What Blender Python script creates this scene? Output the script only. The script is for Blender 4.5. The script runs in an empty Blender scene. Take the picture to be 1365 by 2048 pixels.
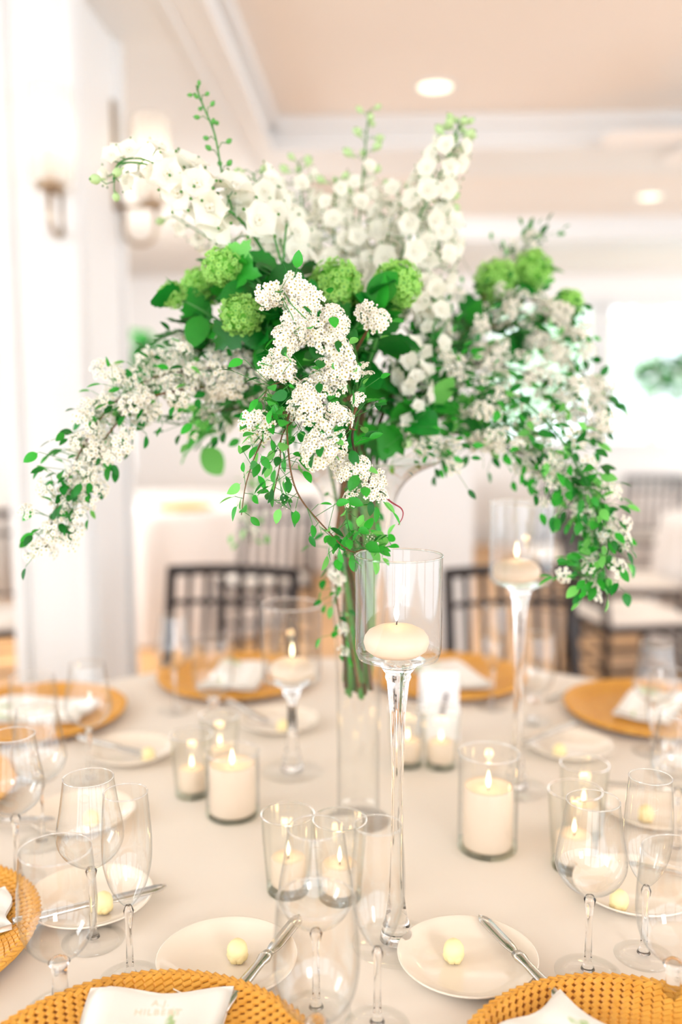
import bpy, math, random
from mathutils import Vector, Matrix, Quaternion
rnd = random.Random(7)
S = bpy.context.scene
C = S.collection
PI = math.pi
# ---------------------------------------------------------------- camera
H = 1.36; PITCH = math.radians(6.5); F = 1850.0
cp, sp = math.cos(PITCH), math.sin(PITCH)
cam = bpy.data.cameras.new('camera'); co = bpy.data.objects.new('camera', cam); C.objects.link(co)
co.location = (0, 0, H); co.rotation_euler = (PI/2-PITCH, 0, 0)
cam.sensor_fit = 'VERTICAL'; cam.sensor_height = 36; cam.sensor_width = 24; cam.lens = 36*F/2048
cam.dof.use_dof = True; cam.dof.focus_distance = 1.0; cam.dof.aperture_fstop = 1.55
cam.clip_start = 0.02
S.camera = co
# ---------------------------------------------------------------- world, lights, exposure
S.view_settings.view_transform = 'Standard'; S.view_settings.look = 'None'
S.view_settings.gamma = 1; S.view_settings.use_curve_mapping = False
S.view_settings.exposure = 0.24
W = bpy.data.worlds.new('sky'); S.world = W; W.use_nodes = True
bgn = W.node_tree.nodes['Background']; bgn.inputs[0].default_value = (0.915, 0.985, 1.08, 1); bgn.inputs[1].default_value = 2.6
def area(name, loc, target, sx, sy, power, col):
    l = bpy.data.lights.new(name, 'AREA'); l.shape = 'RECTANGLE'; l.size = sx; l.size_y = sy; l.energy = power; l.color = col
    o = bpy.data.objects.new(name, l); C.objects.link(o); o.location = loc
    o.rotation_euler = (Vector(target)-Vector(loc)).to_track_quat('-Z', 'Y').to_euler()
    o['kind'] = 'helper'; return o
area('window_light_left', (-2.6, 0.2, 1.75), (0, 1.3, 0.9), 0.8, 1.3, 24, (0.94, 0.98, 1))
area('window_light_rear', (1.4, -2.6, 1.8), (0, 1.3, 0.9), 0.9, 1.4, 42, (0.98, 0.98, 1))
area('window_light_far_left', (-2.5, 5.0, 1.6), (-.3, 8.6, 1.7), 1.2, 1.5, 100, (0.98, 0.985, 1))  # extra light added by the left windows to brighten the far wall
area('room_lamp_glow', (0.6, 4.6, 2.3), (0.4, 5.2, 0), 2.2, 2.2, 20, (1, 0.97, 0.93))  # unseen soft panel added overhead as fill, no fixture there
S.cycles.max_bounces = 16; S.cycles.transmission_bounces = 14; S.cycles.transparent_max_bounces = 48
S.cycles.glossy_bounces = 4; S.cycles.diffuse_bounces = 3
S.cycles.sample_clamp_indirect = 4

# ---------------------------------------------------------------- helpers
def P(px, py, d):
    a = (px-682.5)/F*d; b = (py-1024)/F*d
    return Vector((a, d*cp-b*sp, H-d*sp-b*cp))
TZ = 0.76
def T(px, py, z=TZ):
    b = (py-1024)/F; dz = -sp-b*cp; d = (z-H)/dz
    return Vector(((px-682.5)/F*d, d*cp-b*d*sp, z))
def G(px, g, z=TZ):
    d = g*cp-(z-H)*sp
    return Vector(((px-682.5)/F*d, g, z))

class MB:
    def __init__(s): s.v = []; s.f = []; s.m = []
    def add(s, vs, fs, mi=0, M=None):
        b = len(s.v)
        s.v += [tuple(M @ Vector(v)) for v in vs] if M else [tuple(v) for v in vs]
        for f in fs: s.f.append(tuple(i+b for i in f)); s.m.append(mi)
        return s
    def box(s, x0, x1, y0, y1, z0, z1, mi=0, M=None):
        vs = [(x, y, z) for z in (z0, z1) for y in (y0, y1) for x in (x0, x1)]
        return s.add(vs, [(0,2,3,1),(4,5,7,6),(0,1,5,4),(2,6,7,3),(0,4,6,2),(1,3,7,5)], mi, M)
    def lathe(s, pr, n=32, mi=0, M=None, wob=None):
        vs = []; fs = []
        for k, (r, z) in enumerate(pr):
            for i in range(n):
                a = 2*PI*i/n; rr = r*(wob(a, k) if wob else 1)
                vs.append((rr*math.cos(a), rr*math.sin(a), z))
        for k in range(len(pr)-1):
            for i in range(n):
                j = (i+1) % n; fs.append((k*n+i, k*n+j, (k+1)*n+j, (k+1)*n+i))
        if pr[0][0] > 1e-5 and pr[0] != pr[-1] and s.cap0: fs.append(tuple(range(n-1, -1, -1)))
        if pr[-1][0] > 1e-5 and pr[0] != pr[-1] and s.cap1: fs.append(tuple((len(pr)-1)*n+i for i in range(n)))
        return s.add(vs, fs, mi, M)
    cap0 = True; cap1 = True
    def tube(s, pts, rad, n=6, mi=0, M=None):
        pts = [Vector(p) for p in pts]; L = len(pts); vs = []; fs = []
        if not hasattr(rad, '__len__'): rad = [rad]*L
        t = (pts[1]-pts[0]).normalized(); u = t.orthogonal().normalized()
        for k in range(L):
            t = (pts[min(k+1, L-1)]-pts[max(k-1, 0)])
            if t.length < 1e-9: t = Vector((0, 0, 1))
            t.normalize(); u = (u-t*u.dot(t)); u = u.normalized() if u.length > 1e-6 else t.orthogonal().normalized(); w = t.cross(u)
            for i in range(n):
                a = 2*PI*i/n; vs.append(pts[k]+(u*math.cos(a)+w*math.sin(a))*rad[k])
        for k in range(L-1):
            for i in range(n):
                j = (i+1) % n; fs.append((k*n+i, k*n+j, (k+1)*n+j, (k+1)*n+i))
        fs.append(tuple(range(n-1, -1, -1))); fs.append(tuple((L-1)*n+i for i in range(n)))
        return s.add(vs, fs, mi, M)
    def ball(s, c, r, sc=(1, 1, 1), n=8, k=5, mi=0, M=None):
        pr = [(math.sin(PI*i/k), -math.cos(PI*i/k)) for i in range(k+1)]
        vs = [(c[0], c[1], c[2]-r*sc[2])]; fs = []
        for i in range(1, k):
            for j in range(n):
                a = 2*PI*j/n; vs.append((c[0]+r*sc[0]*pr[i][0]*math.cos(a), c[1]+r*sc[1]*pr[i][0]*math.sin(a), c[2]+r*sc[2]*pr[i][1]))
        vs.append((c[0], c[1], c[2]+r*sc[2]))
        for j in range(n):
            q = (j+1) % n; fs.append((0, 1+q, 1+j)); fs.append((len(vs)-1, 1+(k-2)*n+j, 1+(k-2)*n+q))
            for i in range(k-2): fs.append((1+i*n+j, 1+i*n+q, 1+(i+1)*n+q, 1+(i+1)*n+j))
        return s.add(vs, fs, mi, M)
    def mesh(s, name, mats, smooth=True):
        me = bpy.data.meshes.new(name); me.from_pydata(s.v, [], s.f)
        for m in (mats if isinstance(mats, (list, tuple)) else [mats]): me.materials.append(m)
        me.polygons.foreach_set('material_index', s.m)
        me.polygons.foreach_set('use_smooth', [smooth]*len(s.f)); me.update()
        return me
    def build(s, name, mats, parent=None, smooth=True): return ob(name, s.mesh(name, mats, smooth), parent)

def ob(name, me, parent=None, M=None):
    o = bpy.data.objects.new(name, me); C.objects.link(o)
    if parent: o.parent = parent
    if M is not None: o.matrix_basis = M
    return o
def tag(o, label, cat, group=None, kind=None):
    if label: o['label'] = label
    if cat: o['category'] = cat
    if group: o['group'] = group
    if kind: o['kind'] = kind
    return o
def thing(name, label, cat, loc=(0, 0, 0), rz=0, group=None):
    o = bpy.data.objects.new(name, None); C.objects.link(o); o.empty_display_size = .02
    o.location = loc; o.rotation_euler = (0, 0, rz); return tag(o, label, cat, group)
def copy_tree(o, parent=None):
    c = o.copy(); C.objects.link(c); c.parent = parent
    for ch in kids.get(o.name, list(o.children)): copy_tree(ch, c)
    return c
kids = {}
def spline(pts, n=8):
    pts = [Vector(p) for p in pts]; out = []
    q = [pts[0]*2-pts[1]]+pts+[pts[-1]*2-pts[-2]]
    for i in range(1, len(q)-2):
        for k in range(n):
            t = k/n; a, b, c, d = q[i-1], q[i], q[i+1], q[i+2]
            out.append(0.5*((2*b)+(c-a)*t+(2*a-5*b+4*c-d)*t*t+(3*b-a-3*c+d)*t**3))
    out.append(pts[-1]); return out

def text_ob(name, cu, parent):
    tmp = bpy.data.objects.new('tmp', cu); C.objects.link(tmp); bpy.context.view_layer.update()
    me = bpy.data.meshes.new_from_object(tmp.evaluated_get(bpy.context.evaluated_depsgraph_get())); bpy.data.objects.remove(tmp)
    if not me.materials: me.materials.append(cu.materials[0])
    return ob(name, me, parent)

# ---------------------------------------------------------------- materials
def L3(c): return tuple(((x/255)/12.92 if x/255 <= .04045 else ((x/255+.055)/1.055)**2.4) for x in c)+(1,)
def pm(name, c1, c2=None, scale=20, rough=.5, bump=0, tr=0, metal=0, sss=0, spec=.5, vary=0, stretch=None, coat=0):
    m = bpy.data.materials.new(name); m.use_nodes = True; nt = m.node_tree; N = nt.nodes; K = nt.links
    b = N['Principled BSDF']; out = N['Material Output']; c2 = c2 or c1
    tc = N.new('ShaderNodeTexCoord'); nz = N.new('ShaderNodeTexNoise'); nz.inputs['Scale'].default_value = scale; nz.inputs['Detail'].default_value = 3
    if stretch:
        mp = N.new('ShaderNodeMapping'); mp.inputs['Scale'].default_value = stretch; K.new(tc.outputs['Object'], mp.inputs[0]); K.new(mp.outputs[0], nz.inputs[0])
    else: K.new(tc.outputs['Object'], nz.inputs[0])
    mx = N.new('ShaderNodeMix'); mx.data_type = 'RGBA'; mx.inputs[6].default_value = L3(c1); mx.inputs[7].default_value = L3(c2)
    K.new(nz.outputs[0], mx.inputs[0]); col = mx.outputs[2]
    if vary:
        oi = N.new('ShaderNodeObjectInfo'); mr = N.new('ShaderNodeMapRange'); mr.inputs[3].default_value = 1-vary; mr.inputs[4].default_value = 1+vary
        hs = N.new('ShaderNodeHueSaturation'); K.new(oi.outputs['Random'], mr.inputs[0]); K.new(mr.outputs[0], hs.inputs['Value']); K.new(col, hs.inputs['Color']); col = hs.outputs[0]
    K.new(col, b.inputs['Base Color']); b.inputs['Roughness'].default_value = rough; b.inputs['Metallic'].default_value = metal
    b.inputs['Specular IOR Level'].default_value = spec
    if sss: b.inputs['Subsurface Weight'].default_value = 1; b.inputs['Subsurface Scale'].default_value = sss; b.inputs['Subsurface Radius'].default_value = (1, .6, .35)
    if coat: b.inputs['Coat Weight'].default_value = coat
    if bump:
        bp = N.new('ShaderNodeBump'); bp.inputs['Strength'].default_value = bump; bp.inputs['Distance'].default_value = .002
        K.new(nz.outputs[0], bp.inputs['Height']); K.new(bp.outputs[0], b.inputs['Normal'])
    if tr:
        t = N.new('ShaderNodeBsdfTranslucent'); K.new(col, t.inputs[0]); ms = N.new('ShaderNodeMixShader'); ms.inputs[0].default_value = tr
        K.new(b.outputs[0], ms.inputs[1]); K.new(t.outputs[0], ms.inputs[2]); K.new(ms.outputs[0], out.inputs[0])
    return m
def emit(name, col, st):
    m = bpy.data.materials.new(name); m.use_nodes = True; nt = m.node_tree; nt.nodes.remove(nt.nodes['Principled BSDF'])
    e = nt.nodes.new('ShaderNodeEmission'); e.inputs[0].default_value = col; e.inputs[1].default_value = st
    nt.links.new(e.outputs[0], nt.nodes['Material Output'].inputs[0]); return m
def thin_glass(name, tint=(.985, .99, .985), edge=(.36, .4, .41), base=.085, rough=0.0, frost=0, graze=.8):
    # a thin pane or wall of glass: little reflection face on, more at grazing angles, more absorption through the edge
    m = bpy.data.materials.new(name); m.use_nodes = True; nt = m.node_tree; N = nt.nodes; K = nt.links; N.remove(N['Principled BSDF'])
    lw = N.new('ShaderNodeLayerWeight'); lw.inputs[0].default_value = .5
    p1 = N.new('ShaderNodeMath'); p1.operation = 'POWER'; p1.inputs[1].default_value = 5; K.new(lw.outputs['Facing'], p1.inputs[0])
    a = N.new('ShaderNodeMath'); a.operation = 'MULTIPLY_ADD'; a.inputs[1].default_value = graze; a.inputs[2].default_value = base; K.new(p1.outputs[0], a.inputs[0]); a.use_clamp = True
    p2 = N.new('ShaderNodeMath'); p2.operation = 'POWER'; p2.inputs[1].default_value = 3.6; K.new(lw.outputs['Facing'], p2.inputs[0])
    mx = N.new('ShaderNodeMix'); mx.data_type = 'RGBA'; mx.inputs[6].default_value = tint+(1,); mx.inputs[7].default_value = edge+(1,); K.new(p2.outputs[0], mx.inputs[0])
    t = N.new('ShaderNodeBsdfTransparent'); K.new(mx.outputs[2], t.inputs[0])
    g = N.new('ShaderNodeBsdfGlossy'); g.inputs['Roughness'].default_value = rough; g.inputs[0].default_value = (1, 1, 1, 1)
    s = N.new('ShaderNodeMixShader'); K.new(a.outputs[0], s.inputs[0]); K.new(t.outputs[0], s.inputs[1]); K.new(g.outputs[0], s.inputs[2]); o = s.outputs[0]
    if frost:
        d = N.new('ShaderNodeBsdfTranslucent'); d.inputs[0].default_value = (1, .97, .92, 1); f = N.new('ShaderNodeMixShader'); f.inputs[0].default_value = frost
        K.new(o, f.inputs[1]); K.new(d.outputs[0], f.inputs[2]); o = f.outputs[0]
    K.new(o, N['Material Output'].inputs[0]); return m
def solid_glass(name, col=(.98, 1, .99), rough=0):
    m = bpy.data.materials.new(name); m.use_nodes = True; nt = m.node_tree; N = nt.nodes; N.remove(N['Principled BSDF'])
    g = N.new('ShaderNodeBsdfGlass'); g.inputs[0].default_value = col+(1,); g.inputs['Roughness'].default_value = rough; g.inputs['IOR'].default_value = 1.48
    nt.links.new(g.outputs[0], N['Material Output'].inputs[0]); return m

M = {}
M['cloth'] = pm('cream_tablecloth', (244, 233, 219), (240, 228, 213), 4, .85, .15)
M['cloth_white'] = pm('white_tablecloth', (240, 232, 226), (232, 222, 214), 4, .9)
M['wall'] = pm('warm_white_wall', (250, 246, 242), (247, 242, 237), 3, .7)
M['column'] = pm('white_paint', (234, 233, 231), (231, 230, 228), 3, .5)
M['ceiling'] = pm('beige_ceiling', (240, 232, 223), (237, 228, 219), 2, .8)
M['beam'] = pm('beam_paint', (240, 232, 224), (236, 228, 220), 2, .7)
M['floor'] = pm('oak_floor', (228, 178, 120), (205, 150, 92), 6, .4, .1, stretch=(6, .6, 1))
M['dark_wood'] = pm('mahogany_stain', (40, 29, 28), (26, 19, 19), 30, .42, .05, stretch=(1, 1, .2))
M['cushion'] = pm('ivory_cushion', (240, 228, 216), (232, 220, 206), 10, .9)
M['rattan'] = pm('honey_rattan', (240, 182, 82), (214, 142, 36), 60, .45, .3)
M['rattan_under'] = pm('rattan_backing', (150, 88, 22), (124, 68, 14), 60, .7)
M['china'] = pm('cream_china', (250, 236, 218), (248, 232, 212), 2, .12, spec=.6)
M['butter'] = pm('butter', (255, 238, 184), (254, 230, 166), 40, .5, .2)
M['silver'] = pm('polished_steel', (215, 212, 205), (200, 196, 188), 30, .16, metal=1)
M['nickel'] = pm('aged_nickel', (190, 172, 148), (160, 142, 120), 20, .3, metal=1)
M['wax'] = pm('ivory_wax', (253, 236, 216), (250, 231, 209), 12, .45, .03, tr=.25)
M['wick'] = pm('burnt_wick', (60, 48, 38), (30, 24, 20), 50, .9)
M['flame'] = emit('flame', (1, .8, .48, 1), 5)
M['bulb'] = emit('lit_bulb', (1, .86, .62, 1), 9)
M['down'] = emit('downlight_lens', (1, .93, .72, 1), 2.4)
M['glass'] = thin_glass('clear_glass_wall')
M['glass_votive'] = thin_glass('votive_glass_wall', (.965, .97, .95), (.36, .39, .32), .08)
M['solid'] = solid_glass('solid_clear_glass', (1, 1, 1))
M['foot'] = thin_glass('glass_foot', (1, 1, 1), (.86, .88, .87), .035, graze=.45)
M['green_glass'] = thin_glass('greenish_base_glass', (.93, .96, .92), (.5, .58, .5), .05)
M['shade'] = thin_glass('frosted_shade', (1, 1, 1), (.8, .8, .8), .05, .2, .55)
M['pane'] = thin_glass('window_pane', (.98, .99, .99), (.7, .75, .75), .05)
M['napkin'] = None
M['card'] = pm('white_card', (250, 248, 248), (246, 244, 245), 5, .6)
M['ink'] = pm('grey_ink', (160, 150, 150), (140, 130, 130), 5, .7)
M['gold_ink'] = pm('blush_gold_ink', (240, 206, 180), (236, 198, 170), 5, .6)
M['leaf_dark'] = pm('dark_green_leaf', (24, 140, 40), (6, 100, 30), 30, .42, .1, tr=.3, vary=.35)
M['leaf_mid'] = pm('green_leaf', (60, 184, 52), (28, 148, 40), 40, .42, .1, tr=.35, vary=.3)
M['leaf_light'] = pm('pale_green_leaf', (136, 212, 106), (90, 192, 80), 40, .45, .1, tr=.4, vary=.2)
M['stem_g'] = pm('green_stem', (74, 148, 62), (44, 118, 46), 60, .5)
M['stem_b'] = pm('brown_stem', (118, 78, 42), (84, 60, 28), 60, .7, .2)
M['stem_d'] = pm('dark_stem', (70, 52, 26), (52, 44, 20), 60, .7, .2)
M['stem_r'] = pm('red_twig', (168, 50, 72), (128, 40, 48), 60, .6)
M['petal'] = pm('white_petal', (255, 254, 248), (252, 252, 238), 60, .6, tr=.5)
M['petal_s'] = pm('cream_white_petal', (255, 251, 242), (252, 246, 232), 90, .6, tr=.25)
M['eye'] = pm('yellow_green_eye', (190, 176, 92), (160, 150, 62), 90, .6)
M['tip'] = pm('green_petal_tip', (86, 140, 52), (60, 116, 44), 90, .6)
M['bud'] = pm('green_white_bud', (222, 240, 196), (178, 222, 140), 60, .5, tr=.3)
M['budg'] = pm('green_bud', (110, 190, 92), (72, 160, 66), 60, .5, tr=.2)
M['vib'] = pm('lime_snowball', (198, 240, 134), (140, 216, 88), 50, .6, tr=.35, vary=.12)
M['vibc'] = pm('snowball_core', (110, 190, 60), (80, 160, 46), 50, .8)
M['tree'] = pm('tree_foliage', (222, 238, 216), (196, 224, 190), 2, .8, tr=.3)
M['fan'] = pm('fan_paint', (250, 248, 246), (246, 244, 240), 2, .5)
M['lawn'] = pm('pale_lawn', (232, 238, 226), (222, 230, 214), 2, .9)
def napkin_mat():
    m = pm('leaf_print_linen', (250, 246, 238), (246, 240, 230), 8, .85, .15); nt = m.node_tree; N = nt.nodes; K = nt.links
    b = N['Principled BSDF']; tc = N.new('ShaderNodeTexCoord'); nz = N.new('ShaderNodeTexNoise'); nz.inputs['Scale'].default_value = 26; nz.inputs['Detail'].default_value = 4
    nz2 = N.new('ShaderNodeTexNoise'); nz2.inputs['Scale'].default_value = 9; mp = N.new('ShaderNodeMapping'); mp.inputs['Scale'].default_value = (1, .45, 1)
    K.new(tc.outputs['Object'], mp.inputs[0]); K.new(mp.outputs[0], nz.inputs[0]); K.new(tc.outputs['Object'], nz2.inputs[0])
    mu = N.new('ShaderNodeMath'); mu.operation = 'MULTIPLY'; K.new(nz.outputs[0], mu.inputs[0]); K.new(nz2.outputs[0], mu.inputs[1])
    rp = N.new('ShaderNodeValToRGB'); rp.color_ramp.elements[0].position = .385; rp.color_ramp.elements[0].color = L3((250, 245, 236)); rp.color_ramp.elements[1].position = .41; rp.color_ramp.elements[1].color = L3((176, 200, 140))
    K.new(mu.outputs[0], rp.inputs[0]); K.new(rp.outputs[0], b.inputs['Base Color']); return m
M['napkin'] = napkin_mat()

# ---------------------------------------------------------------- room shell (room axis turned a little from the camera's)
RZ = -math.radians(2.75)
def struct(name, mb, m, kind='structure', smooth=False):
    o = mb.build(name, m, None, smooth); o.rotation_euler = (0, 0, RZ); o['kind'] = kind; return o
def RP(x, y, z):  # room coordinates -> world
    return Vector((x*math.cos(RZ)-y*math.sin(RZ), x*math.sin(RZ)+y*math.cos(RZ), z))
ZC = 2.63; ZB = 2.49; YF = 9.2
struct('floor', MB().box(-3.2, 4.6, -3.4, YF, -.1, 0), M['floor'])
struct('ceiling', MB().box(-3.2, 4.6, -3.4, YF, ZC, ZC+.1), M['ceiling'])
n_t = 0
def trim(mb, m=None):
    global n_t; n_t += 1
    return struct('trim_%d' % n_t, mb, m or M['beam'])
def beam_x(y0, y1):
    b = MB().box(-.52, 4.6, y0, y1, ZB, ZC); b.box(-.52, 4.6, y0-.035, y0, ZC-.05, ZC); b.box(-.52, 4.6, y1, y1+.035, ZC-.05, ZC)
    b.box(-.52, 4.6, y0-.012, y1+.012, ZB-.004, ZB+.02); trim(b, M['column'])
for y0, y1 in ((-.6, -.15), (4.26, 4.72), (6.5, 6.95)): beam_x(y0, y1)
b = MB().box(-1.15, -.52, -3.4, YF, ZB, ZC); b.box(-.52, -.485, -3.4, YF, ZC-.05, ZC); b.box(-.53, -.508, -3.4, YF, ZB-.005, ZB+.03)
b.box(-.64, -.62, -3.4, YF, ZB-.012, ZB); b.box(-1.15, -1.1, -3.4, YF, ZB-.03, ZB); trim(b, M['column'])
# column with raised corner boards
b = MB().box(-1.07, -.852, 2.6, 3.03, 0, ZB); trim(b, M['column'])
b = MB()
for x0, x1 in ((-1.075, -1.035), (-.89, -.847)): b.box(x0, x1, 2.588, 2.6, 0, ZB); b.box(x0+.008, x1-.008, 2.582, 2.59, .2, ZB)
for y0, y1 in ((2.6, 2.65), (2.98, 3.035)): b.box(-.852, -.84, y0, y1, 0, ZB); b.box(-.845, -.834, y0+.01, y1-.01, .2, ZB)
b.box(-1.09, -.83, 2.57, 3.05, 0, .16); trim(b, M['column'])
# white half-height pedestal behind the table
b = MB().box(.02, .36, 3.75, 4.05, 0, 1.2); b.box(0, .38, 3.73, 4.07, 1.2, 1.24); b.box(.0, .38, 3.73, 4.07, 0, .14)
b.box(.06, .32, 3.742, 3.75, .22, 1.1); trim(b, M['column'])
# far wall with windows
wins = [(1.0, 2.0), (2.15, 3.15), (3.3, 4.3)]; ZS, ZT = 1.0, 2.33
b = MB(); x = -3.2
for x0, x1 in wins:
    b.box(x, x0, YF, YF+.15, 0, ZC); b.box(x0, x1, YF, YF+.15, 0, ZS); b.box(x0, x1, YF, YF+.15, ZT, ZC); x = x1
b.box(x, 4.6, YF, YF+.15, 0, ZC); struct('wall_far', b, M['wall'])
n_w = 0
def window(x0, x1, z0, z1, yf, axis='y'):
    global n_w; n_w += 1
    w = thing('window_%d' % n_w, None, None); w['kind'] = 'structure'; w.rotation_euler = (0, 0, RZ)
    def q(a0, a1, d0, d1, e0, e1):
        return (a0, a1, yf+d0, yf+d1, e0, e1) if axis == 'y' else (yf+d0, yf+d1, a0, a1, e0, e1)
    b = MB()
    for a in ((x0-.06, x0+.03), (x1-.03, x1+.06)): b.box(*q(a[0], a[1], -.02, .05, z0, z1))
    b.box(*q(x0-.06, x1+.06, -.02, .05, z1-.03, z1+.08)); b.box(*q(x0-.06, x1+.06, -.05, .05, z0-.04, z0+.03))
    b.build('window_frame', M['column'], w, False)
    b = MB(); xm = (x0+x1)/2
    b.box(*q(xm-.012, xm+.012, .03, .05, z0, z1)); b.box(*q(x0, x1, .03, .05, (z0+z1)/2-.02, (z0+z1)/2+.02)); b.build('window_bar', M['column'], w, False)
    MB().box(*q(x0, x1, .055, .06, z0, z1)).build('pane', M['pane'], w, False)
for x0, x1 in wins: window(x0, x1, ZS, ZT, YF)
# left wall with windows
b = MB(); y = -3.4; lw = [(-2.9, -1.5), (-1.1, 0.3), (0.7, 2.1), (3.0, 4.2), (4.5, 5.7)]
for y0, y1 in lw:
    b.box(-2.75, -2.6, y, y0, 0, ZC); b.box(-2.75, -2.6, y0, y1, 0, .75); b.box(-2.75, -2.6, y0, y1, 2.3, ZC); y = y1
b.box(-2.75, -2.6, y, YF, 0, ZC); struct('wall_left', b, M['wall'])
for y0, y1 in lw: window(y0, y1, .75, 2.3, -2.7, 'x')
# right wall with tall windows
b = MB(); y = -3.4; rw = [(-3.0, -.8), (-.5, 1.7), (2.0, 4.2), (4.5, 6.7), (7.0, 8.9)]
for y0, y1 in rw:
    b.box(4.45, 4.6, y, y0, 0, ZC); b.box(4.45, 4.6, y0, y1, 0, .06); b.box(4.45, 4.6, y0, y1, 2.35, ZC); y = y1
b.box(4.45, 4.6, y, YF, 0, ZC); struct('wall_right', b, M['wall'])
# rear wall behind the photographer, with two wide window openings
b = MB(); x = -3.2
for x0, x1 in ((-3.0, -1.0), (-.8, 1.2), (1.4, 4.4)):
    b.box(x, x0, -3.55, -3.4, 0, ZC); b.box(x0, x1, -3.55, -3.4, 0, .06); b.box(x0, x1, -3.55, -3.4, 2.4, ZC); x = x1
b.box(x, 4.6, -3.55, -3.4, 0, ZC); struct('wall_rear', b, M['wall'])
struct('baseboard_far', MB().box(-2.3, 4.45, YF-.02, YF, 0, .16), M['column'])
# outside: lawn and pale trees
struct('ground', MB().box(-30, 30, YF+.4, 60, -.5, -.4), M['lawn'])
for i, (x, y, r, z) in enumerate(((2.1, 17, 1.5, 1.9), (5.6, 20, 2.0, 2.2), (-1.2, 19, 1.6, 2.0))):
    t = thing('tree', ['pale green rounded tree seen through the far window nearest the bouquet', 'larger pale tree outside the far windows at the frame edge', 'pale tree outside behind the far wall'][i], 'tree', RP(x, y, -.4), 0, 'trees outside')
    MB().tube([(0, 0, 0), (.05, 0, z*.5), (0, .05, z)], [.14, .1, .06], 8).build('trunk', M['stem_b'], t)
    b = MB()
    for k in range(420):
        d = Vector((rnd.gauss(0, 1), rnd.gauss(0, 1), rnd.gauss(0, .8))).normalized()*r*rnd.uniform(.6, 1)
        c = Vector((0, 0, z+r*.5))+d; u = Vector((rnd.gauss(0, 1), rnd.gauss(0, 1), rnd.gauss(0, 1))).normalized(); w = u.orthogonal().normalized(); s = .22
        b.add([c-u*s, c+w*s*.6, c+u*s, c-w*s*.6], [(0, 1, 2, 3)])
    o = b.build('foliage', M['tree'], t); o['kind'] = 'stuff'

# downlights
def downlight(px, g, label):
    p = G(px, g, ZC)
    t = thing('downlight', label, 'ceiling light', p, 0, 'recessed ceiling lights')
    b = MB(); b.cap0 = b.cap1 = False; b.lathe([(.062, -.001), (.07, -.008), (.084, -.006), (.086, 0)], 28).build('trim_ring', M['column'], t)
    MB().lathe([(.0, -.004), (.064, -.003), (.064, .0)], 28).build('lens', M['down'], t)
downlight(871, 3.86, 'round lit recessed ceiling light in the near ceiling bay above the bouquet')
downlight(1300, 5.8, 'small lit recessed ceiling light beyond the beam, near the frame edge')
# ceiling fan at the edge of the frame
fp = G(1450, 3.9, 2.46)
t = thing('ceiling_fan', 'white ceiling fan with flat blades, cut off by the frame edge', 'fan', fp)
MB().tube([(0, 0, .1), (0, 0, ZC-fp.z)], .02, 10).build('rod', M['fan'], t)
MB().lathe([(0, -.06), (.05, -.055), (.08, -.02), (.085, .04), (.06, .09), (.02, .11), (0, .11)], 24).build('motor', M['fan'], t)
for a in (168, 240, 312, 24, 96):
    Mx = Matrix.Rotation(math.radians(a), 4, 'Z') @ Matrix.Rotation(.18, 4, 'X')
    MB().add([(.07, -.02, 0), (.16, -.055, 0), (.44, -.065, 0), (.48, -.03, 0), (.48, .03, 0), (.44, .065, 0), (.16, .055, 0), (.07, .02, 0)]+[(.07, -.02, .007), (.16, -.055, .007), (.44, -.065, .007), (.48, -.03, .007), (.48, .03, .007), (.44, .065, .007), (.16, .055, .007), (.07, .02, .007)],
             [tuple(range(7, -1, -1)), tuple(range(8, 16))]+[(i, (i+1) % 8, 8+(i+1) % 8, 8+i) for i in range(8)], 0, Mx).build('blade', M['fan'], t, False)

# sconces on the column
def sconce(p, rz, label):
    t = thing('wall_sconce', label, 'wall lamp', p, rz, 'sconces on the white column')   # arm leaves the wall along local +x
    MB().box(0, .014, -.019, .019, -.02, .31).build('back_plate', M['nickel'], t, False)
    pts = [(.012, 0, -.005), (.06, 0, -.008), (.13, 0, -.008)]
    b = MB().tube(pts, .008, 8)
    b.tube([(.035, 0, -.01), (.035, 0, -.07)]+[(.085-.05*math.cos(a), 0, -.08-.045*math.sin(a)) for a in [k*PI/8 for k in range(9)]]+[(.135, 0, -.07), (.135, 0, 0)], .0075, 8).build('arm', M['nickel'], t)
    MB().lathe([(0, -.012), (.035, -.012), (.04, -.002), (.04, .006), (0, .006)], 20, 0, Matrix.Translation((.125, 0, 0))).build('cup', M['nickel'], t)
    b = MB(); b.cap0 = b.cap1 = False; b.lathe([(.052, .008), (.056, .02), (.056, .26)], 28, 0, Matrix.Translation((.125, 0, 0))).build('glass_shade', M['shade'], t)
    MB().lathe([(0, .006), (.014, .006), (.014, .1), (0, .1)], 12, 0, Matrix.Translation((.125, 0, 0))).build('candle_sleeve', M['wax'], t)
    MB().lathe([(0, .1), (.012, .105), (.019, .125), (.016, .15), (.006, .175), (0, .185)], 14, 0, Matrix.Translation((.125, 0, 0))).build('bulb', M['bulb'], t)
sconce(P(133, 392, 2.585), RZ-PI/2, 'lit glass sconce on the front face of the white column')
sconce(P(226, 408, 2.9), RZ, 'lit glass sconce on the side face of the white column, beside the bouquet')

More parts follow.
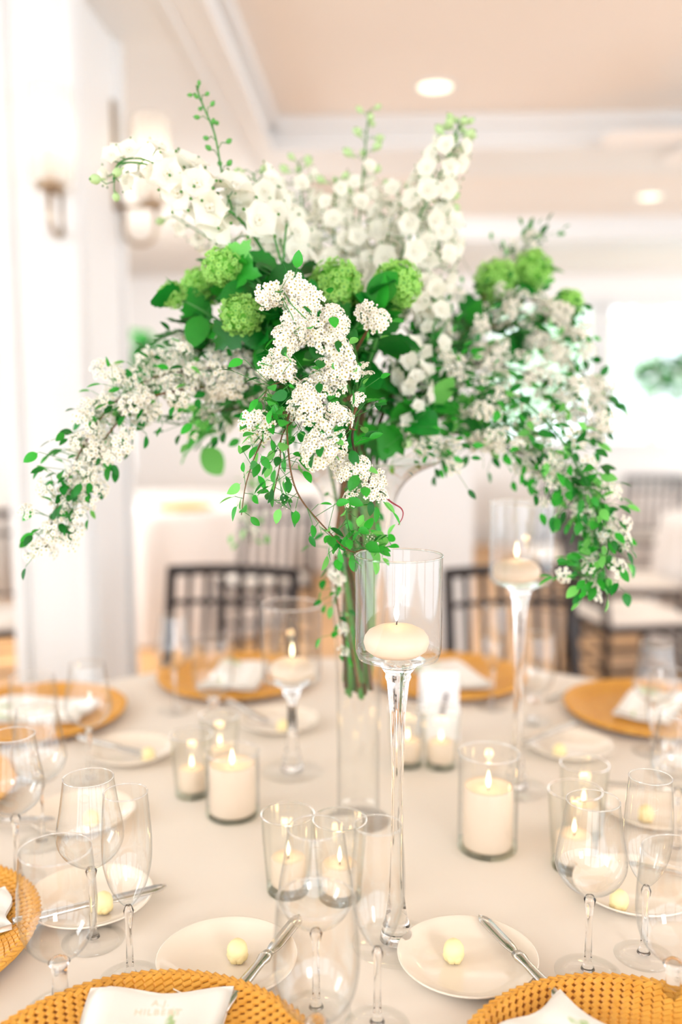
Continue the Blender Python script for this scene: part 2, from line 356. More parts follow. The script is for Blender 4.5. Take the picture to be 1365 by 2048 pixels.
# ---------------------------------------------------------------- main table
TC = (.03, 1.31); TR = .87
t = thing('round_table', 'round banquet table under the cream cloth, set for dinner', 'table', (TC[0], TC[1], 0))
MB().lathe([(0, .72), (TR-.01, .72), (TR-.004, .735), (TR-.01, .754), (0, .754)], 64).build('table_top', M['dark_wood'], t)
for a in (45, 135, 225, 315):
    x, y = .55*math.cos(math.radians(a)), .55*math.sin(math.radians(a))
    MB().tube([(x, y, 0), (x, y, .72)], .018, 8).build('leg', M['dark_wood'], t)
def cloth(name, c, R, z, m, label, group=None, n=144, amp=.05):
    b = MB(); ph = rnd.uniform(0, 6)
    pr = [(.001, z), (R*.5, z), (R*.97, z), (R-.004, z-.001), (R+.003, z-.012), (R+.008, z-.05), (R+.02, z-.2), (R+.035, z-.45), (R+.05, .012)]
    def wob(a, k): return 1+(amp*(math.sin(a*17+ph)+.5*math.sin(a*29+1))*max(0, k-4)/4)/R*.6 if k > 4 else 1
    b.cap0 = True; b.cap1 = False; b.lathe(pr, n, 0, None, wob); o = b.build(name, m); o.location = (c[0], c[1], 0)
    return tag(o, label, 'tablecloth', group)
cloth('tablecloth', TC, TR, TZ, M['cloth'], 'cream cloth covering the round table that carries the bouquet')

# ---------------------------------------------------------------- chargers, napkins, plates, knives, butter
def charger_meshes():
    def zz(r): return .004 if r < .118 else .004+.016*((r-.118)/.047)**1.3
    b = MB(); rg = 24
    for k in range(rg):
        r = .012+k*(.15/rg)+.003; n = max(8, int(2*PI*r/.0098)); dz = zz(r+.003)-zz(r-.003)
        for i in range(n):
            a = 2*PI*(i+(k % 2)*.5)/n; w = 2*PI*r/n
            Mx = Matrix.Rotation(a, 4, 'Z') @ Matrix.Translation((r, 0, zz(r)+.003)) @ Matrix.Rotation(-math.atan2(dz, .006), 4, 'Y') @ Matrix.Rotation(.55, 4, 'Z')
            h = w*.66
            b.add([(-.0034, -h, -.001), (.0034, -h, -.001), (.0034, h, -.001), (-.0034, h, -.001), (-.0022, -h*.6, .0018), (.0022, -h*.6, .0018), (.0022, h*.6, .0018), (-.0022, h*.6, .0018)],
                  [(4, 5, 6, 7), (0, 1, 5, 4), (1, 2, 6, 5), (2, 3, 7, 6), (3, 0, 4, 7)], 0, Mx)
    weave = b.mesh('woven_strand', M['rattan'], False)
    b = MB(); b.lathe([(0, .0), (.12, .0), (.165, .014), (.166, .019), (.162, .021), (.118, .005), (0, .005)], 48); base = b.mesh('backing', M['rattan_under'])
    b = MB(); n = 110
    for i in range(n):
        a = 2*PI*i/n; Mx = Matrix.Rotation(a, 4, 'Z') @ Matrix.Translation((.1655, 0, .019)) @ Matrix.Rotation(.5, 4, 'X')
        b.tube([(-.004, -.0046, -.002), (0, -.002, .0035), (.0035, .003, 0), (.001, .005, -.004)], .0024, 5, 0, Mx)
    b.lathe([(.162, .012), (.1675, .013), (.169, .017), (.1665, .022), (.162, .022), (.162, .012)], 48); rim = b.mesh('braided_rim', M['rattan'])
    return weave, base, rim
CW, CB, CR = charger_meshes()
def face(c): # angle so that local +y points to the table's middle
    return math.atan2(TC[1]-c[1], TC[0]-c[0])-PI/2
def charger(c, label, nlab, txt=False, nrz=0, noff=0, nw=.062, nl=.17):
    t = thing('charger_plate', label, 'charger', (c[0], c[1], TZ), face(c)+rnd.uniform(-.2, .2), 'woven rattan chargers around the table')
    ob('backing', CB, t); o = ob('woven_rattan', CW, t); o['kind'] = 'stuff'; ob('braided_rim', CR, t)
    if nlab: napkin(c, nlab, face(c)+nrz, noff, nw, nl, txt)
def napkin(c, label, rz, off, w, l, txt):
    n = thing('napkin', label, 'napkin', (c[0], c[1], TZ+.011), rz, 'folded leaf-print napkins'); b = MB(); NX, NY = 14, 18; vs = []; fs = []
    ph = rnd.uniform(0, 3)
    for side in (0, 1):
        for j in range(NY+1):
            v = j/NY
            for i in range(NX+1):
                u = i/NX*2-1; e = (1-abs(u)**6)*(1-(2*v-1)**8)
                wd = w*(1+.05*math.sin(v*5+ph))
                z = (.004+.022*e*(.55+.45*abs(math.sin(PI*v*1.0+.4)))*(1-.35*math.cos(u*3.2))*.8+.002*math.sin(u*7+v*4+ph)*e) if side else 0
                vs.append((u*wd+.006*math.sin(v*3+ph), off+(v-.5)*l+.004*math.cos(u*4+ph), z+.003*max(0, v-.75)*4*abs(u)*side+.006*max(0, v-.7)*3))
    A = (NX+1)*(NY+1)
    for j in range(NY):
        for i in range(NX):
            q = j*(NX+1)+i; fs.append((A+q, A+q+1, A+q+NX+2, A+q+NX+1)); fs.append((q, q+NX+1, q+NX+2, q+1))
    bd = [j*(NX+1) for j in range(NY+1)]+[NY*(NX+1)+i for i in range(1, NX+1)]+[j*(NX+1)+NX for j in range(NY-1, -1, -1)]+[i for i in range(NX-1, 0, -1)]
    for k in range(len(bd)): a_, b_ = bd[k], bd[(k+1) % len(bd)]; fs.append((a_, b_, A+b_, A+a_))
    b.add(vs, fs); b.build('folded_cloth', M['napkin'], n)
    if txt:
        for s, yy, sz in (('A.J.', off+l*.5-.058, .0105), ('HILBERT', off+l*.5-.071, .0105)):
            cu = bpy.data.curves.new('lettering', 'FONT'); cu.body = s; cu.size = sz; cu.align_x = 'CENTER'; cu.extrude = .0003; cu.space_character = 1.15; cu.materials.append(M['gold_ink'])
            lo = text_ob('lettering', cu, n); lo.location = (.006, yy, .0335); lo.rotation_euler = (.1, 0, 0)
CH = [(-.175, .728), (.262, .722), (-.512, .967), (-.676, 1.36), (-.59, 1.735), (-.23, 1.975), (.235, 1.975), (.61, 1.755)]
charger(CH[0], 'rattan charger at the bottom edge, under the lettered napkin', 'white leaf-print napkin with pale lettering, at the bottom edge of the frame', True, -.0-face(CH[0]), .05, .068, .17)
charger(CH[1], 'rattan charger at the bottom corner below the long knife and white bread plate', 'white napkin with a pointed tip on the charger below the long knife', False, .25, .06, .05, .15)
charger(CH[2], 'rattan charger beside the nearest clear water goblet, cut off by the left edge', 'napkin beside the goblet, its folded end hanging over the charger rim', False, -.2, .045, .045, .18)
charger(CH[3], 'sliver of rattan charger on the left edge behind the wine glass', None)
charger(CH[4], 'far left rattan charger with folded napkin, beside the column', 'pale folded napkin on the charger nearest the column', False, .5, 0, .06, .21)
charger(CH[5], 'blurred rattan charger in front of the dark chair back at the table\'s far side', 'cream napkin on the charger in front of the dark chair', False, -.5, 0, .06, .21)
charger(CH[6], 'blurred rattan charger behind the white number card', 'cream napkin on the charger behind the white number card', False, .5, 0, .06, .21)
charger(CH[7], 'tilted-looking rattan charger at the far right of the table, beside the leftover knife', 'white napkin with green leaf print on the far right charger', False, .35, -.01, .055, .2)

def knife_mesh():
    n = thing('butter_knife', '', 'knife'); b = MB(); N_ = 12; vs = []; fs = []
    pr = []
    for k in range(N_+1):
        t_ = k/N_; y = -t_*.078; w = .0085*min(1, (t_*6)**.5+.05)*(1 if t_ < .8 else 1-.45*(t_-.8)/.2); pr.append((y, w))
    for y, w in pr: vs += [(-w*.75, y, .0003), (w, y, -.0003), (w*.9, y, .0012), (-w*.75, y, .0018)]
    for k in range(N_):
        for i in range(4): j = (i+1) % 4; fs.append((k*4+i, k*4+j, k*4+4+j, k*4+4+i))
    fs += [(0, 1, 2, 3), (N_*4+3, N_*4+2, N_*4+1, N_*4)]
    b.add(vs, fs); b.build('blade', M['silver'], n)
    b = MB(); pts = []; rr = []
    for k in range(12):
        t_ = k/11; pts.append((0, -.078-t_*.1, .0015)); rr.append(.0062 if k == 0 else .0078 if k == 1 else .0052+.0026*t_)
    b.tube(pts, rr, 10); b.v = [(x, y, (z-.0015)*.6+.0015) for x, y, z in b.v]; b.build('handle', M['silver'], n)
    return n
K0 = knife_mesh(); first = [True]
def knife(tip, end, label, z=.019):
    global K0
    a = T(*tip); e = T(*end); d = e-a; rz = math.atan2(d.y, d.x)+PI/2
    k = K0 if first[0] else copy_tree(K0); first[0] = False
    k.location = (a.x, a.y, TZ+z); k.rotation_euler = (.03, 0, rz); tag(k, label, 'knife', 'butter knives on the bread plates')
def plate_mesh():
    b = MB(); b.lathe([(0, .004), (.048, .004), (.055, .007), (.07, .013), (.0745, .0165), (.0755, .0165), (.075, .0145), (.056, .003), (.045, 0), (0, 0)], 48)
    return b.mesh('bread_plate', M['china'])
PM = plate_mesh()
bm_ = MB(); bm_.ball((0, 0, .013), .0115, (1, 1, 1.12), 12, 8)
for k in range(6): a = k*PI/3; bm_.ball((.006*math.cos(a), .006*math.sin(a), .008), .006, (1, 1, 1.3), 6, 4)
BMm = bm_.mesh('butter_ball', M['butter'])
def setting(pc, pb, plabel, blabel):
    c = T(*pc); o = ob('bread_plate', PM); o.location = c; tag(o, plabel, 'plate', 'cream bread plates')
    if pb:
        q = T(pb[0], pb[1], TZ+.015); d = (q-c); 
        if d.length > .055: q = c+d*(.055/d.length)
        o = ob('butter_ball', BMm); o.location = (q.x, q.y, TZ+.0045); tag(o, blabel, 'butter', 'butter balls on the bread plates')
setting((455, 1938), (475, 1905), 'bread plate at the bottom, between the lettered napkin and the empty goblet', 'butter ball on the plate above the lettered napkin')
setting((935, 1935), (908, 1905), 'glossy cream bread plate at the bottom beside the long knife', 'butter ball on the plate beside the long knife')
setting((180, 1812), (207, 1808), 'bread plate seen behind and through the big left goblet', 'butter ball seen beside the rim of the big left goblet')
setting((165, 1640), (183, 1640), 'bread plate behind the left tumbler-shaped wine glass near the left edge', 'butter ball seen through the left wine glass bowl')
setting((262, 1512), (310, 1518), 'bread plate between the column-side charger and the small votives', 'butter ball left of the two small votives')
setting((560, 1452), (566, 1455), 'bread plate beside the foot of the short stemmed candle holder', 'butter ball beside the short stemmed candle holder')
setting((1270, 1790), (1235, 1808), 'bread plate behind the wine glass and goblet at the right', 'butter ball beside the stem of the right wine glass')
setting((1310, 1632), (1293, 1630), 'bread plate seen through the flute at the right edge', 'butter ball seen through the flute at the right edge')
setting((1140, 1502), (1118, 1506), 'bread plate in front of the far right charger', 'butter ball in front of the far right charger')
knife((958, 1862), (1098, 2005), 'long silver knife on the bottom right bread plate, blade towards the candles')
knife((600, 1862), (478, 2008), 'silver knife on the plate beside the lettered napkin')
knife((333, 1800), (190, 1832), 'silver knife with its blade tip past the flute at the left', .018)
knife((112, 1663), (-20, 1662), 'silver knife across the plate near the left edge', .018)
knife((300, 1533), (185, 1498), 'blurred knife on the plate beside the column-side charger')
knife((540, 1466), (468, 1422), 'blurred knife on the plate beside the short candle holder')
knife((1208, 1590), (1360, 1600), 'knife behind the two wine glasses at the right edge')
knife((1250, 1752), (1380, 1778), 'knife seen through the goblet at the right edge', .018)
knife((1035, 1512), (1150, 1462), 'knife in front of the far right charger')
knife((1090, 1405), (1200, 1362), 'blurred knife on the cloth at the table\'s far right edge', .003)

# ---------------------------------------------------------------- glassware
def bowl_part(name, prof, parent, n=40, m=None, rim=.0007):
    b = MB(); b.cap0 = b.cap1 = False; b.lathe(prof, n); b.build(name, m or M['glass'], parent)
    r, z = prof[-1]; ring = MB(); k = 40
    vs = []; fs = []
    for i in range(k):
        a = 2*PI*i/k
        for j in range(6):
            q = 2*PI*j/6; vs.append(((r+rim*math.cos(q))*math.cos(a), (r+rim*math.cos(q))*math.sin(a), z+rim*math.sin(q)))
    for i in range(k):
        for j in range(6): fs.append((i*6+j, ((i+1) % k)*6+j, ((i+1) % k)*6+(j+1) % 6, i*6+(j+1) % 6))
    ring.add(vs, fs); ring.build('rim', M['solid'], parent)
def curve_prof(pts, n=5):
    s = spline([(r, 0, z) for r, z in pts], n); return [(max(p.x, 0.0002), p.z) for p in s]
def make_goblet():
    t = thing('water_goblet', '', 'glass')
    MB().lathe([(0, .0003), (.033, .0003), (.034, .0012), (.026, .003), (.012, .0055)], 36).build('foot', M['foot'], t)
    MB().lathe([(0, .006), (.009, .006), (.0085, .012), (.0075, .03), (.0078, .044), (.011, .05), (.006, .0545), (0, .0555)], 32).build('stem', M['solid'], t)
    bowl_part('bowl', curve_prof([(.003, .0555), (.02, .06), (.033, .076), (.0385, .1), (.0385, .125), (.0365, .15), (.035, .168)]), t); return t
def make_wine():
    t = thing('wine_glass', '', 'glass')
    MB().lathe([(0, .0003), (.034, .0003), (.035, .001), (.02, .0028), (.008, .0055)], 36).build('foot', M['foot'], t)
    MB().lathe([(0, .004), (.0075, .0045), (.0042, .012), (.0034, .04), (.0038, .072), (.0065, .083), (.004, .087), (0, .088)], 32).build('stem', M['solid'], t)
    bowl_part('bowl', curve_prof([(.003, .087), (.012, .09), (.028, .102), (.0365, .118), (.0365, .134), (.032, .16), (.0275, .192)]), t); return t
def make_flute():
    t = thing('champagne_flute', '', 'glass')
    MB().lathe([(0, .0003), (.031, .0003), (.032, .001), (.018, .0028), (.008, .0055)], 36).build('foot', M['foot'], t)
    MB().lathe([(0, .004), (.0075, .0045), (.004, .012), (.0033, .04), (.0038, .066), (.0055, .076), (.003, .082), (0, .083)], 32).build('stem', M['solid'], t)
    bowl_part('bowl', curve_prof([(.003, .082), (.008, .086), (.018, .102), (.0245, .125), (.026, .15), (.0245, .18), (.0225, .205)]), t); return t
protos = {'goblet': make_goblet(), 'wine': make_wine(), 'flute': make_flute()}; usedg = set()
def glass(kind, px, g, label, sc=1):
    t = protos[kind] if kind not in usedg else copy_tree(protos[kind]); usedg.add(kind)
    t.location = G(px, g); t.scale = (sc, sc, sc); t.rotation_euler = (0, 0, rnd.uniform(0, 6))
    tag(t, label, 'glass', {'goblet': 'water goblets', 'wine': 'wine glasses', 'flute': 'champagne flutes'}[kind]+' around the table')
glass('goblet', 634, .775, 'nearest empty water goblet at the bottom middle, overlapping the knife')
glass('goblet', 122, .866, 'large empty goblet at the lower left, beside the charger and napkin')
glass('goblet', 1345, .862, 'large empty goblet cut by the right edge, near the bottom corner charger')
glass('goblet', 428, 1.70, 'blurred goblet in front of the left dark chair back')
glass('goblet', 1068, 1.72, 'blurred goblet beside the tall right candle holder\'s stem')
glass('goblet', 1337, 1.47, 'goblet over the far right charger, at the frame edge')
glass('goblet', 72, 1.45, 'goblet standing before the column-side charger near the left edge')
glass('wine', 633, .862, 'wine glass standing just behind the nearest goblet')
glass('wine', 1176, .925, 'wine glass with round bowl in front of the lower right votives')
glass('wine', 187, .985, 'wine glass with wide foot behind the large left goblet')
glass('wine', 350, 1.78, 'blurred wine glass by the left chair, nearest the column')
glass('wine', 1305, 1.56, 'wine glass beyond the far right charger, against the chair seat')
glass('wine', 181, 1.44, 'wine glass whose stem stands at the rim of the column-side charger')
glass('wine', 84, 1.22, 'wine glass near the left edge, second in the pair by the knife')
glass('wine', 36, 1.12, 'wine glass at the very left edge, nearer of the pair by the knife')
glass('wine', 1352, 1.2, 'wine glass cut by the right edge behind the flute')
glass('flute', 755, .84, 'slim flute beside the foot of the tallest candle holder')
glass('flute', 261, .915, 'slim flute crossing the knife tip at the lower left')
glass('flute', 1288, .955, 'slim flute behind the right edge goblet')
glass('flute', 985, 1.8, 'blurred flute in front of the far charger beside the number card')

# floating-candle holders
def flame(parent, z, s=1):
    MB().tube([(0, 0, z-.002), (.0005, 0, z+.004), (.0, 0, z+.009)], .0007, 6).build('wick', M['wick'], parent)
    MB().lathe([(0, z+.003), (.0016*s, z+.006), (.0031*s, z+.011*s), (.0028*s, z+.016*s), (.0014*s, z+.023*s), (0, z+.029*s)], 12).build('flame', M['flame'], parent)
def candle_glow(p, e=.09):
    l = bpy.data.lights.new('candle_glow', 'POINT'); l.energy = e*.3; l.color = (1, .62, .28); l.shadow_soft_size = .006
    o = bpy.data.objects.new('candle_glow', l); C.objects.link(o); o.location = p; o['kind'] = 'helper'
def holder(px, g, h, bh, br, label, clabel):
    t = thing('candle_holder', label, 'candle holder', G(px, g), 0, 'stemmed glass candle holders')
    z0 = h-bh
    MB().lathe([(0, .0003), (.048, .0003), (.05, .0015), (.048, .003), (.03, .004), (.02, .0065)], 40).build('foot', M['foot'], t)
    MB().lathe([(0, .0065), (.0185, .0065), (.0175, .014), (.0145, .02), (.0155, .024), (.012, .034), (.0085, .06), (.0068, .11), (.0065, z0*.6), (.0085, z0*.82), (.0125, z0-.022), (.0145, z0-.018), (.0135, z0-.014), (.022, z0-.002), (.03, z0+.001), (0, z0+.001)], 36).build('stem', M['solid'], t)
    MB().lathe([(0, z0+.0015), (br*.7, z0+.0015), (br*.93, z0+.004), (br-.001, z0+.011), (br-.0035, z0+.011), (br*.85, z0+.0065), (0, z0+.006)], 40).build('bowl_base', M['foot'], t)
    bowl_part('bowl', [(br*.93, z0+.0045), (br-.0008, z0+.0105), (br, z0+.016), (br, z0+bh*.5), (br, h)], t, 48, None, .0011)
    k = thing('floating_candle', clabel, 'candle', G(px, g, TZ+z0+.0072), 0, 'floating candles in the stemmed holders')
    r = br*.76; b = MB(); b.lathe([(0, 0), (r*.7, .0), (r*.93, .006), (r, .014), (r*.97, .02), (r*.85, .026), (r*.6, .0305), (r*.25, .0325), (0, .033)], 36); b.build('wax', M['wax'], k)
    flame(k, .033); candle_glow(k.location+Vector((0, 0, .052)))
holder(793, .978, .442, .116, .0468, 'tallest candle holder, in sharp focus before the vase', 'lit floating candle in the sharply focused tall holder')
holder(585, 1.47, .282, .13, .049, 'short stemmed candle holder left of the vase stems', 'lit floating candle in the short holder left of the vase')
holder(1033, 1.4, .455, .128, .0485, 'tall blurred candle holder right of the vase under the arching spray', 'lit floating candle in the tall blurred holder')

# pillar candles in glass cylinders, votives
def pillar(px, py, r, h, cr, chh, label, clabel):
    p = T(px, py)
    t = thing('glass_cylinder', label, 'candle glass', p, 0, 'glass cylinders with pillar candles')
    MB().lathe([(0, 0), (r*.9, 0), (r, .004), (r, .009), (r*.93, .007), (0, .006)], 36).build('base', M['green_glass'], t)
    bowl_part('glass_wall', [(r, .008), (r, h*.5), (r, h)], t, 44, None, .0013)
    k = thing('pillar_candle', clabel, 'candle', p+Vector((0, 0, .0075)), rnd.uniform(0, 6), 'ivory pillar candles')
    b = MB(); b.lathe([(0, 0), (cr*.97, 0), (cr, .003), (cr, chh*.6), (cr*1.0, chh-.002), (cr*.97, chh), (cr*.88, chh-.003), (cr*.6, chh-.006), (0, chh-.007)], 36, 0, None, lambda a, kk: 1+(.012*math.sin(3*a+kk) if kk > 3 else 0)); b.build('wax', M['wax'], k)
    flame(k, chh-.007); candle_glow(p+Vector((0, 0, chh+.022)), .1)
pillar(466, 1630, .0395, .098, .034, .073, 'low glass cylinder holding the left pillar candle', 'lit ivory pillar candle left of the vase foot')
pillar(975, 1698, .0405, .137, .0335, .083, 'taller glass cylinder holding the right pillar candle', 'lit ivory pillar candle right of the tallest holder')
def votive(px, py, label, clabel, s=1):
    p = T(px, py)
    t = thing('votive_glass', label, 'candle glass', p, 0, 'ribbed glass votive cups'); r = .029*s; h = .098*s
    MB().lathe([(0, 0), (r*.85, 0), (r*.9, .004), (r*.88, .01), (0, .009)], 28).build('base', M['green_glass'], t)
    wv = lambda a, k: 1+.012*math.sin(a*14)
    b = MB(); b.cap0 = b.cap1 = False; b.lathe([(r*.88, .008), (r*.96, h*.35), (r*1.05, h*.7), (r*1.1, h)], 84, 0, None, wv); b.build('glass_wall', M['glass_votive'], t)
    b = MB(); b.cap0 = b.cap1 = False; b.lathe([(r*1.1-.001, h), (r*1.1, h+.001), (r*1.1+.001, h), (r*1.1, h-.001), (r*1.1-.001, h)], 40).build('rim', M['solid'], t)
    k = thing('votive_candle', clabel, 'candle', p+Vector((0, 0, .0105)), 0, 'small candles in the votive cups')
    cr = r*.72; ch = .034*s
    MB().lathe([(0, 0), (cr*.93, 0), (cr, .003), (cr, ch-.002), (cr*.92, ch), (0, ch-.003)], 24).build('wax', M['wax'], k)
    flame(k, ch-.003, .85); candle_glow(p+Vector((0, 0, ch+.03)), .08)
votive(385, 1590, 'votive cup at far left of the candle group, behind the left pillar', 'lit candle in the far left votive cup')
votive(441, 1545, 'votive cup behind the left pillar candle, nearer the vase', 'lit candle in the votive cup behind the left pillar')
votive(815, 1530, 'votive cup just behind the tallest holder\'s stem', 'lit candle in the votive behind the tallest holder\'s stem')
votive(882, 1533, 'votive cup in front of the white number card', 'lit candle in the votive before the number card')
votive(577, 1782, 'votive cup at the front, left of the clustered pair behind the goblet', 'lit candle in the front pair\'s left votive', 1.03)
votive(680, 1795, 'votive cup at the front, right of the clustered pair beside the flute', 'lit candle in the front pair\'s right votive', 1.03)
votive(1147, 1735, 'votive cup seen through the right wine glass', 'lit candle seen through the right wine glass', 1.08)
votive(1166, 1668, 'votive cup directly behind the one at the right wine glass', 'lit candle in the rear votive beyond the right wine glass', 1.05)
# number card
p = G(884, 1.61)
t = thing('number_card', 'white folded card with a grey numeral, standing behind the votive cup', 'card', p, .1)
MB().box(-.033, .033, -.0006, .0006, 0, .126, 0, Matrix.Rotation(-.13, 4, 'X')).build('front_leaf', M['card'], t, False)
MB().box(-.033, .033, -.0006, .0006, 0, .126, 0, Matrix.Translation((-.006, .033, 0)) @ Matrix.Rotation(.13, 4, 'X')).build('back_leaf', M['card'], t, False)
cu = bpy.data.curves.new('numeral', 'FONT'); cu.body = '1'; cu.size = .06; cu.align_x = 'CENTER'; cu.extrude = .0003; cu.offset = .001; cu.materials.append(M['ink'])
lo = text_ob('numeral', cu, t); lo.location = (0, .0025, .048); lo.rotation_euler = (PI/2-.13, .25, 0)

# ---------------------------------------------------------------- trumpet vase
V = G(717, 1.292)
t = thing('trumpet_vase', 'tall clear glass trumpet vase holding the bouquet', 'vase', V)
MB().lathe([(0, 0), (.046, 0), (.048, .0015), (.046, .004), (.033, .008), (.0305, .016), (.0305, .02), (.022, .014), (0, .012)], 40).build('foot', M['foot'], t)
vp = curve_prof([(.0308, .018), (.0302, .1), (.032, .2), (.0365, .3), (.0425, .38), (.048, .45), (.057, .482), (.078, .505), (.122, .526)], 6)
bowl_part('glass_wall', vp, t, 48, None, .0014)

# ---------------------------------------------------------------- bouquet
def leaf_mesh(name, m, L=1, W=.62, fold=.12, curl=.15, teeth=0, lobes=0, nseg=7):
    b = MB(); vs = []; fs = []
    for k in range(nseg+1):
        t_ = k/nseg; w = W*.5*math.sin(PI*t_**.88)**.72 if 0 < t_ < 1 else 0
        if lobes: w = W*.5*(math.sin(PI*t_**.6)*(.72+.42*abs(math.sin(PI*t_*2.6+.35)))) if 0 < t_ < 1 else 0
        if teeth and k % 2: w *= 1.14
        y = .12+t_*(L-.12); z = -curl*t_*t_
        vs += [(-w, y+(.06 if lobes and k % 2 else 0), z+fold*w), (0, y, z-.0), (w, y+(.06 if lobes and k % 2 else 0), z+fold*w)]
    for k in range(nseg): q = k*3; fs += [(q, q+1, q+4, q+3), (q+1, q+2, q+5, q+4)]
    b.add(vs, fs); b.tube([(0, 0, 0), (0, .14, 0)], .012, 4)
    return b.mesh(name, m)
SM = {c: [leaf_mesh('spirea_leaf', M[c], 1, w, f, cu_) for w, f, cu_ in ((.48, .25, .12), (.54, .1, .25), (.4, .4, .05))] for c in ('leaf_dark', 'leaf_mid', 'leaf_light')}
BL = {c: [leaf_mesh('broad_leaf', M[c], 1, .85, .2, .25, 1, 1, 11), leaf_mesh('broad_leaf', M[c], 1, .7, .3, .3, 1, 0, 11), leaf_mesh('broad_leaf', M[c], 1, .6, .15, .1, 0, 0, 9)] for c in ('leaf_dark', 'leaf_mid', 'leaf_light')}
def floret(b, Mx, r, pm_=0, em=1):
    for k in range(5):
        a = 2*PI*k/5+.1; c, s = math.cos(a), math.sin(a); t1, t2 = (-s, c), (s, -c)
        pts = [(0, 0, 0), (c*.45*r+t1[0]*.34*r, s*.45*r+t1[1]*.34*r, .1*r), (c*.82*r+t1[0]*.38*r, s*.82*r+t1[1]*.38*r, .2*r), (c*1.05*r, s*1.05*r, .16*r), (c*.82*r-t1[0]*.38*r, s*.82*r-t1[1]*.38*r, .2*r), (c*.45*r-t1[0]*.34*r, s*.45*r-t1[1]*.34*r, .1*r)]
        b.add(pts, [(0, 5, 4, 3), (0, 3, 2, 1)], pm_, Mx)
    b.add([(.31*r*math.cos(i*PI/2.5), .31*r*math.sin(i*PI/2.5), .1*r) for i in range(5)]+[(0, 0, .26*r)], [(i, (i+1) % 5, 5) for i in range(5)], em, Mx)
def orient(n, roll=0): return n.to_track_quat('Z', 'Y').to_matrix().to_4x4() @ Matrix.Rotation(roll, 4, 'Z')
def umbel(nf, R, r, buds=0, dome=.5):
    b = MB(); base = Vector((0, 0, 0))
    for i in range(nf):
        q = math.sqrt((i+.5)/nf); a = i*2.39996+rnd.uniform(-.2, .2); x, y = R*q*math.cos(a), R*q*math.sin(a)
        z = R*(1.0-dome*q*q)+rnd.uniform(-.12, .12)*R
        n = Vector((x*1.1/R+rnd.gauss(0, .15), y*1.1/R+rnd.gauss(0, .15), 1.1)).normalized(); p = Vector((x, y, z))
        b.tube([base, p], .00035, 3, 2)
        if i % 9 < buds: b.ball(p, r*.42, (1, 1, 1), 5, 4, 0)
        else: floret(b, Matrix.Translation(p) @ orient(n, rnd.uniform(0, 6)), r*rnd.uniform(.85, 1.12))
    return b.mesh('blossom_cluster', [M['petal_s'], M['eye'], M['stem_g']], False)
UM = [umbel(29, .0175, .0045, 0, .6), umbel(24, .016, .0045, 0, .6), umbel(32, .019, .0043, 1, .6), umbel(19, .014, .0042, 1, .6)]
UL = [umbel(17, .0155, .0045, 1, .7), umbel(13, .014, .0046, 1, .8), umbel(20, .017, .0043, 1, .7)]
UMB = [umbel(14, .012, .0028, 6), umbel(12, .011, .0026, 8)]
def leafmat(p, d, size, up=None):
    d = d.normalized(); up = up or Vector((rnd.gauss(0, .6), rnd.gauss(-.45, .5), rnd.gauss(.9, .4))); x = d.cross(up)
    if x.length < 1e-4: x = d.orthogonal()
    x.normalize(); z = x.cross(d).normalized()
    Rm = Matrix((x, d, z)).transposed().to_4x4()
    return Matrix.Translation(p) @ Rm @ Matrix.Scale(size, 4)
def rv(s=1): return Vector((rnd.gauss(0, s), rnd.gauss(0, s), rnd.gauss(0, s)))
def vase_in():
    a = rnd.uniform(0, 2*PI); r = .022*math.sqrt(rnd.random()); return [V+Vector((r*math.cos(a+2), r*math.sin(a+2), .185+rnd.uniform(0, .03))), V+Vector((1.1*r*math.cos(a+1), 1.1*r*math.sin(a+1), .33)), V+Vector((1.5*r*math.cos(a), 1.5*r*math.sin(a), .455))]
def stem_thing(name, label, cat, path, group, r0=.0022, r1=.0008, m='stem_b', vase=True):
    pts = ([] if not vase else vase_in())+[P(*q) for q in path]; B = pts[0].copy()
    t = thing(name, label, cat, B, 0, group); sm = spline(pts, 7); L = len(sm)
    MB().tube([p-B for p in sm], [r0+(r1-r0)*k/(L-1) for k in range(L)], 6).build('stem', M[m], t)
    k0 = 21 if vase else 0
    return t, B, sm, k0
def along(sm, k0, u):
    x = k0+u*(len(sm)-1-k0); i = min(int(x), len(sm)-2); f = x-i; return sm[i].lerp(sm[i+1], f), (sm[i+1]-sm[i]).normalized()
TW = 0
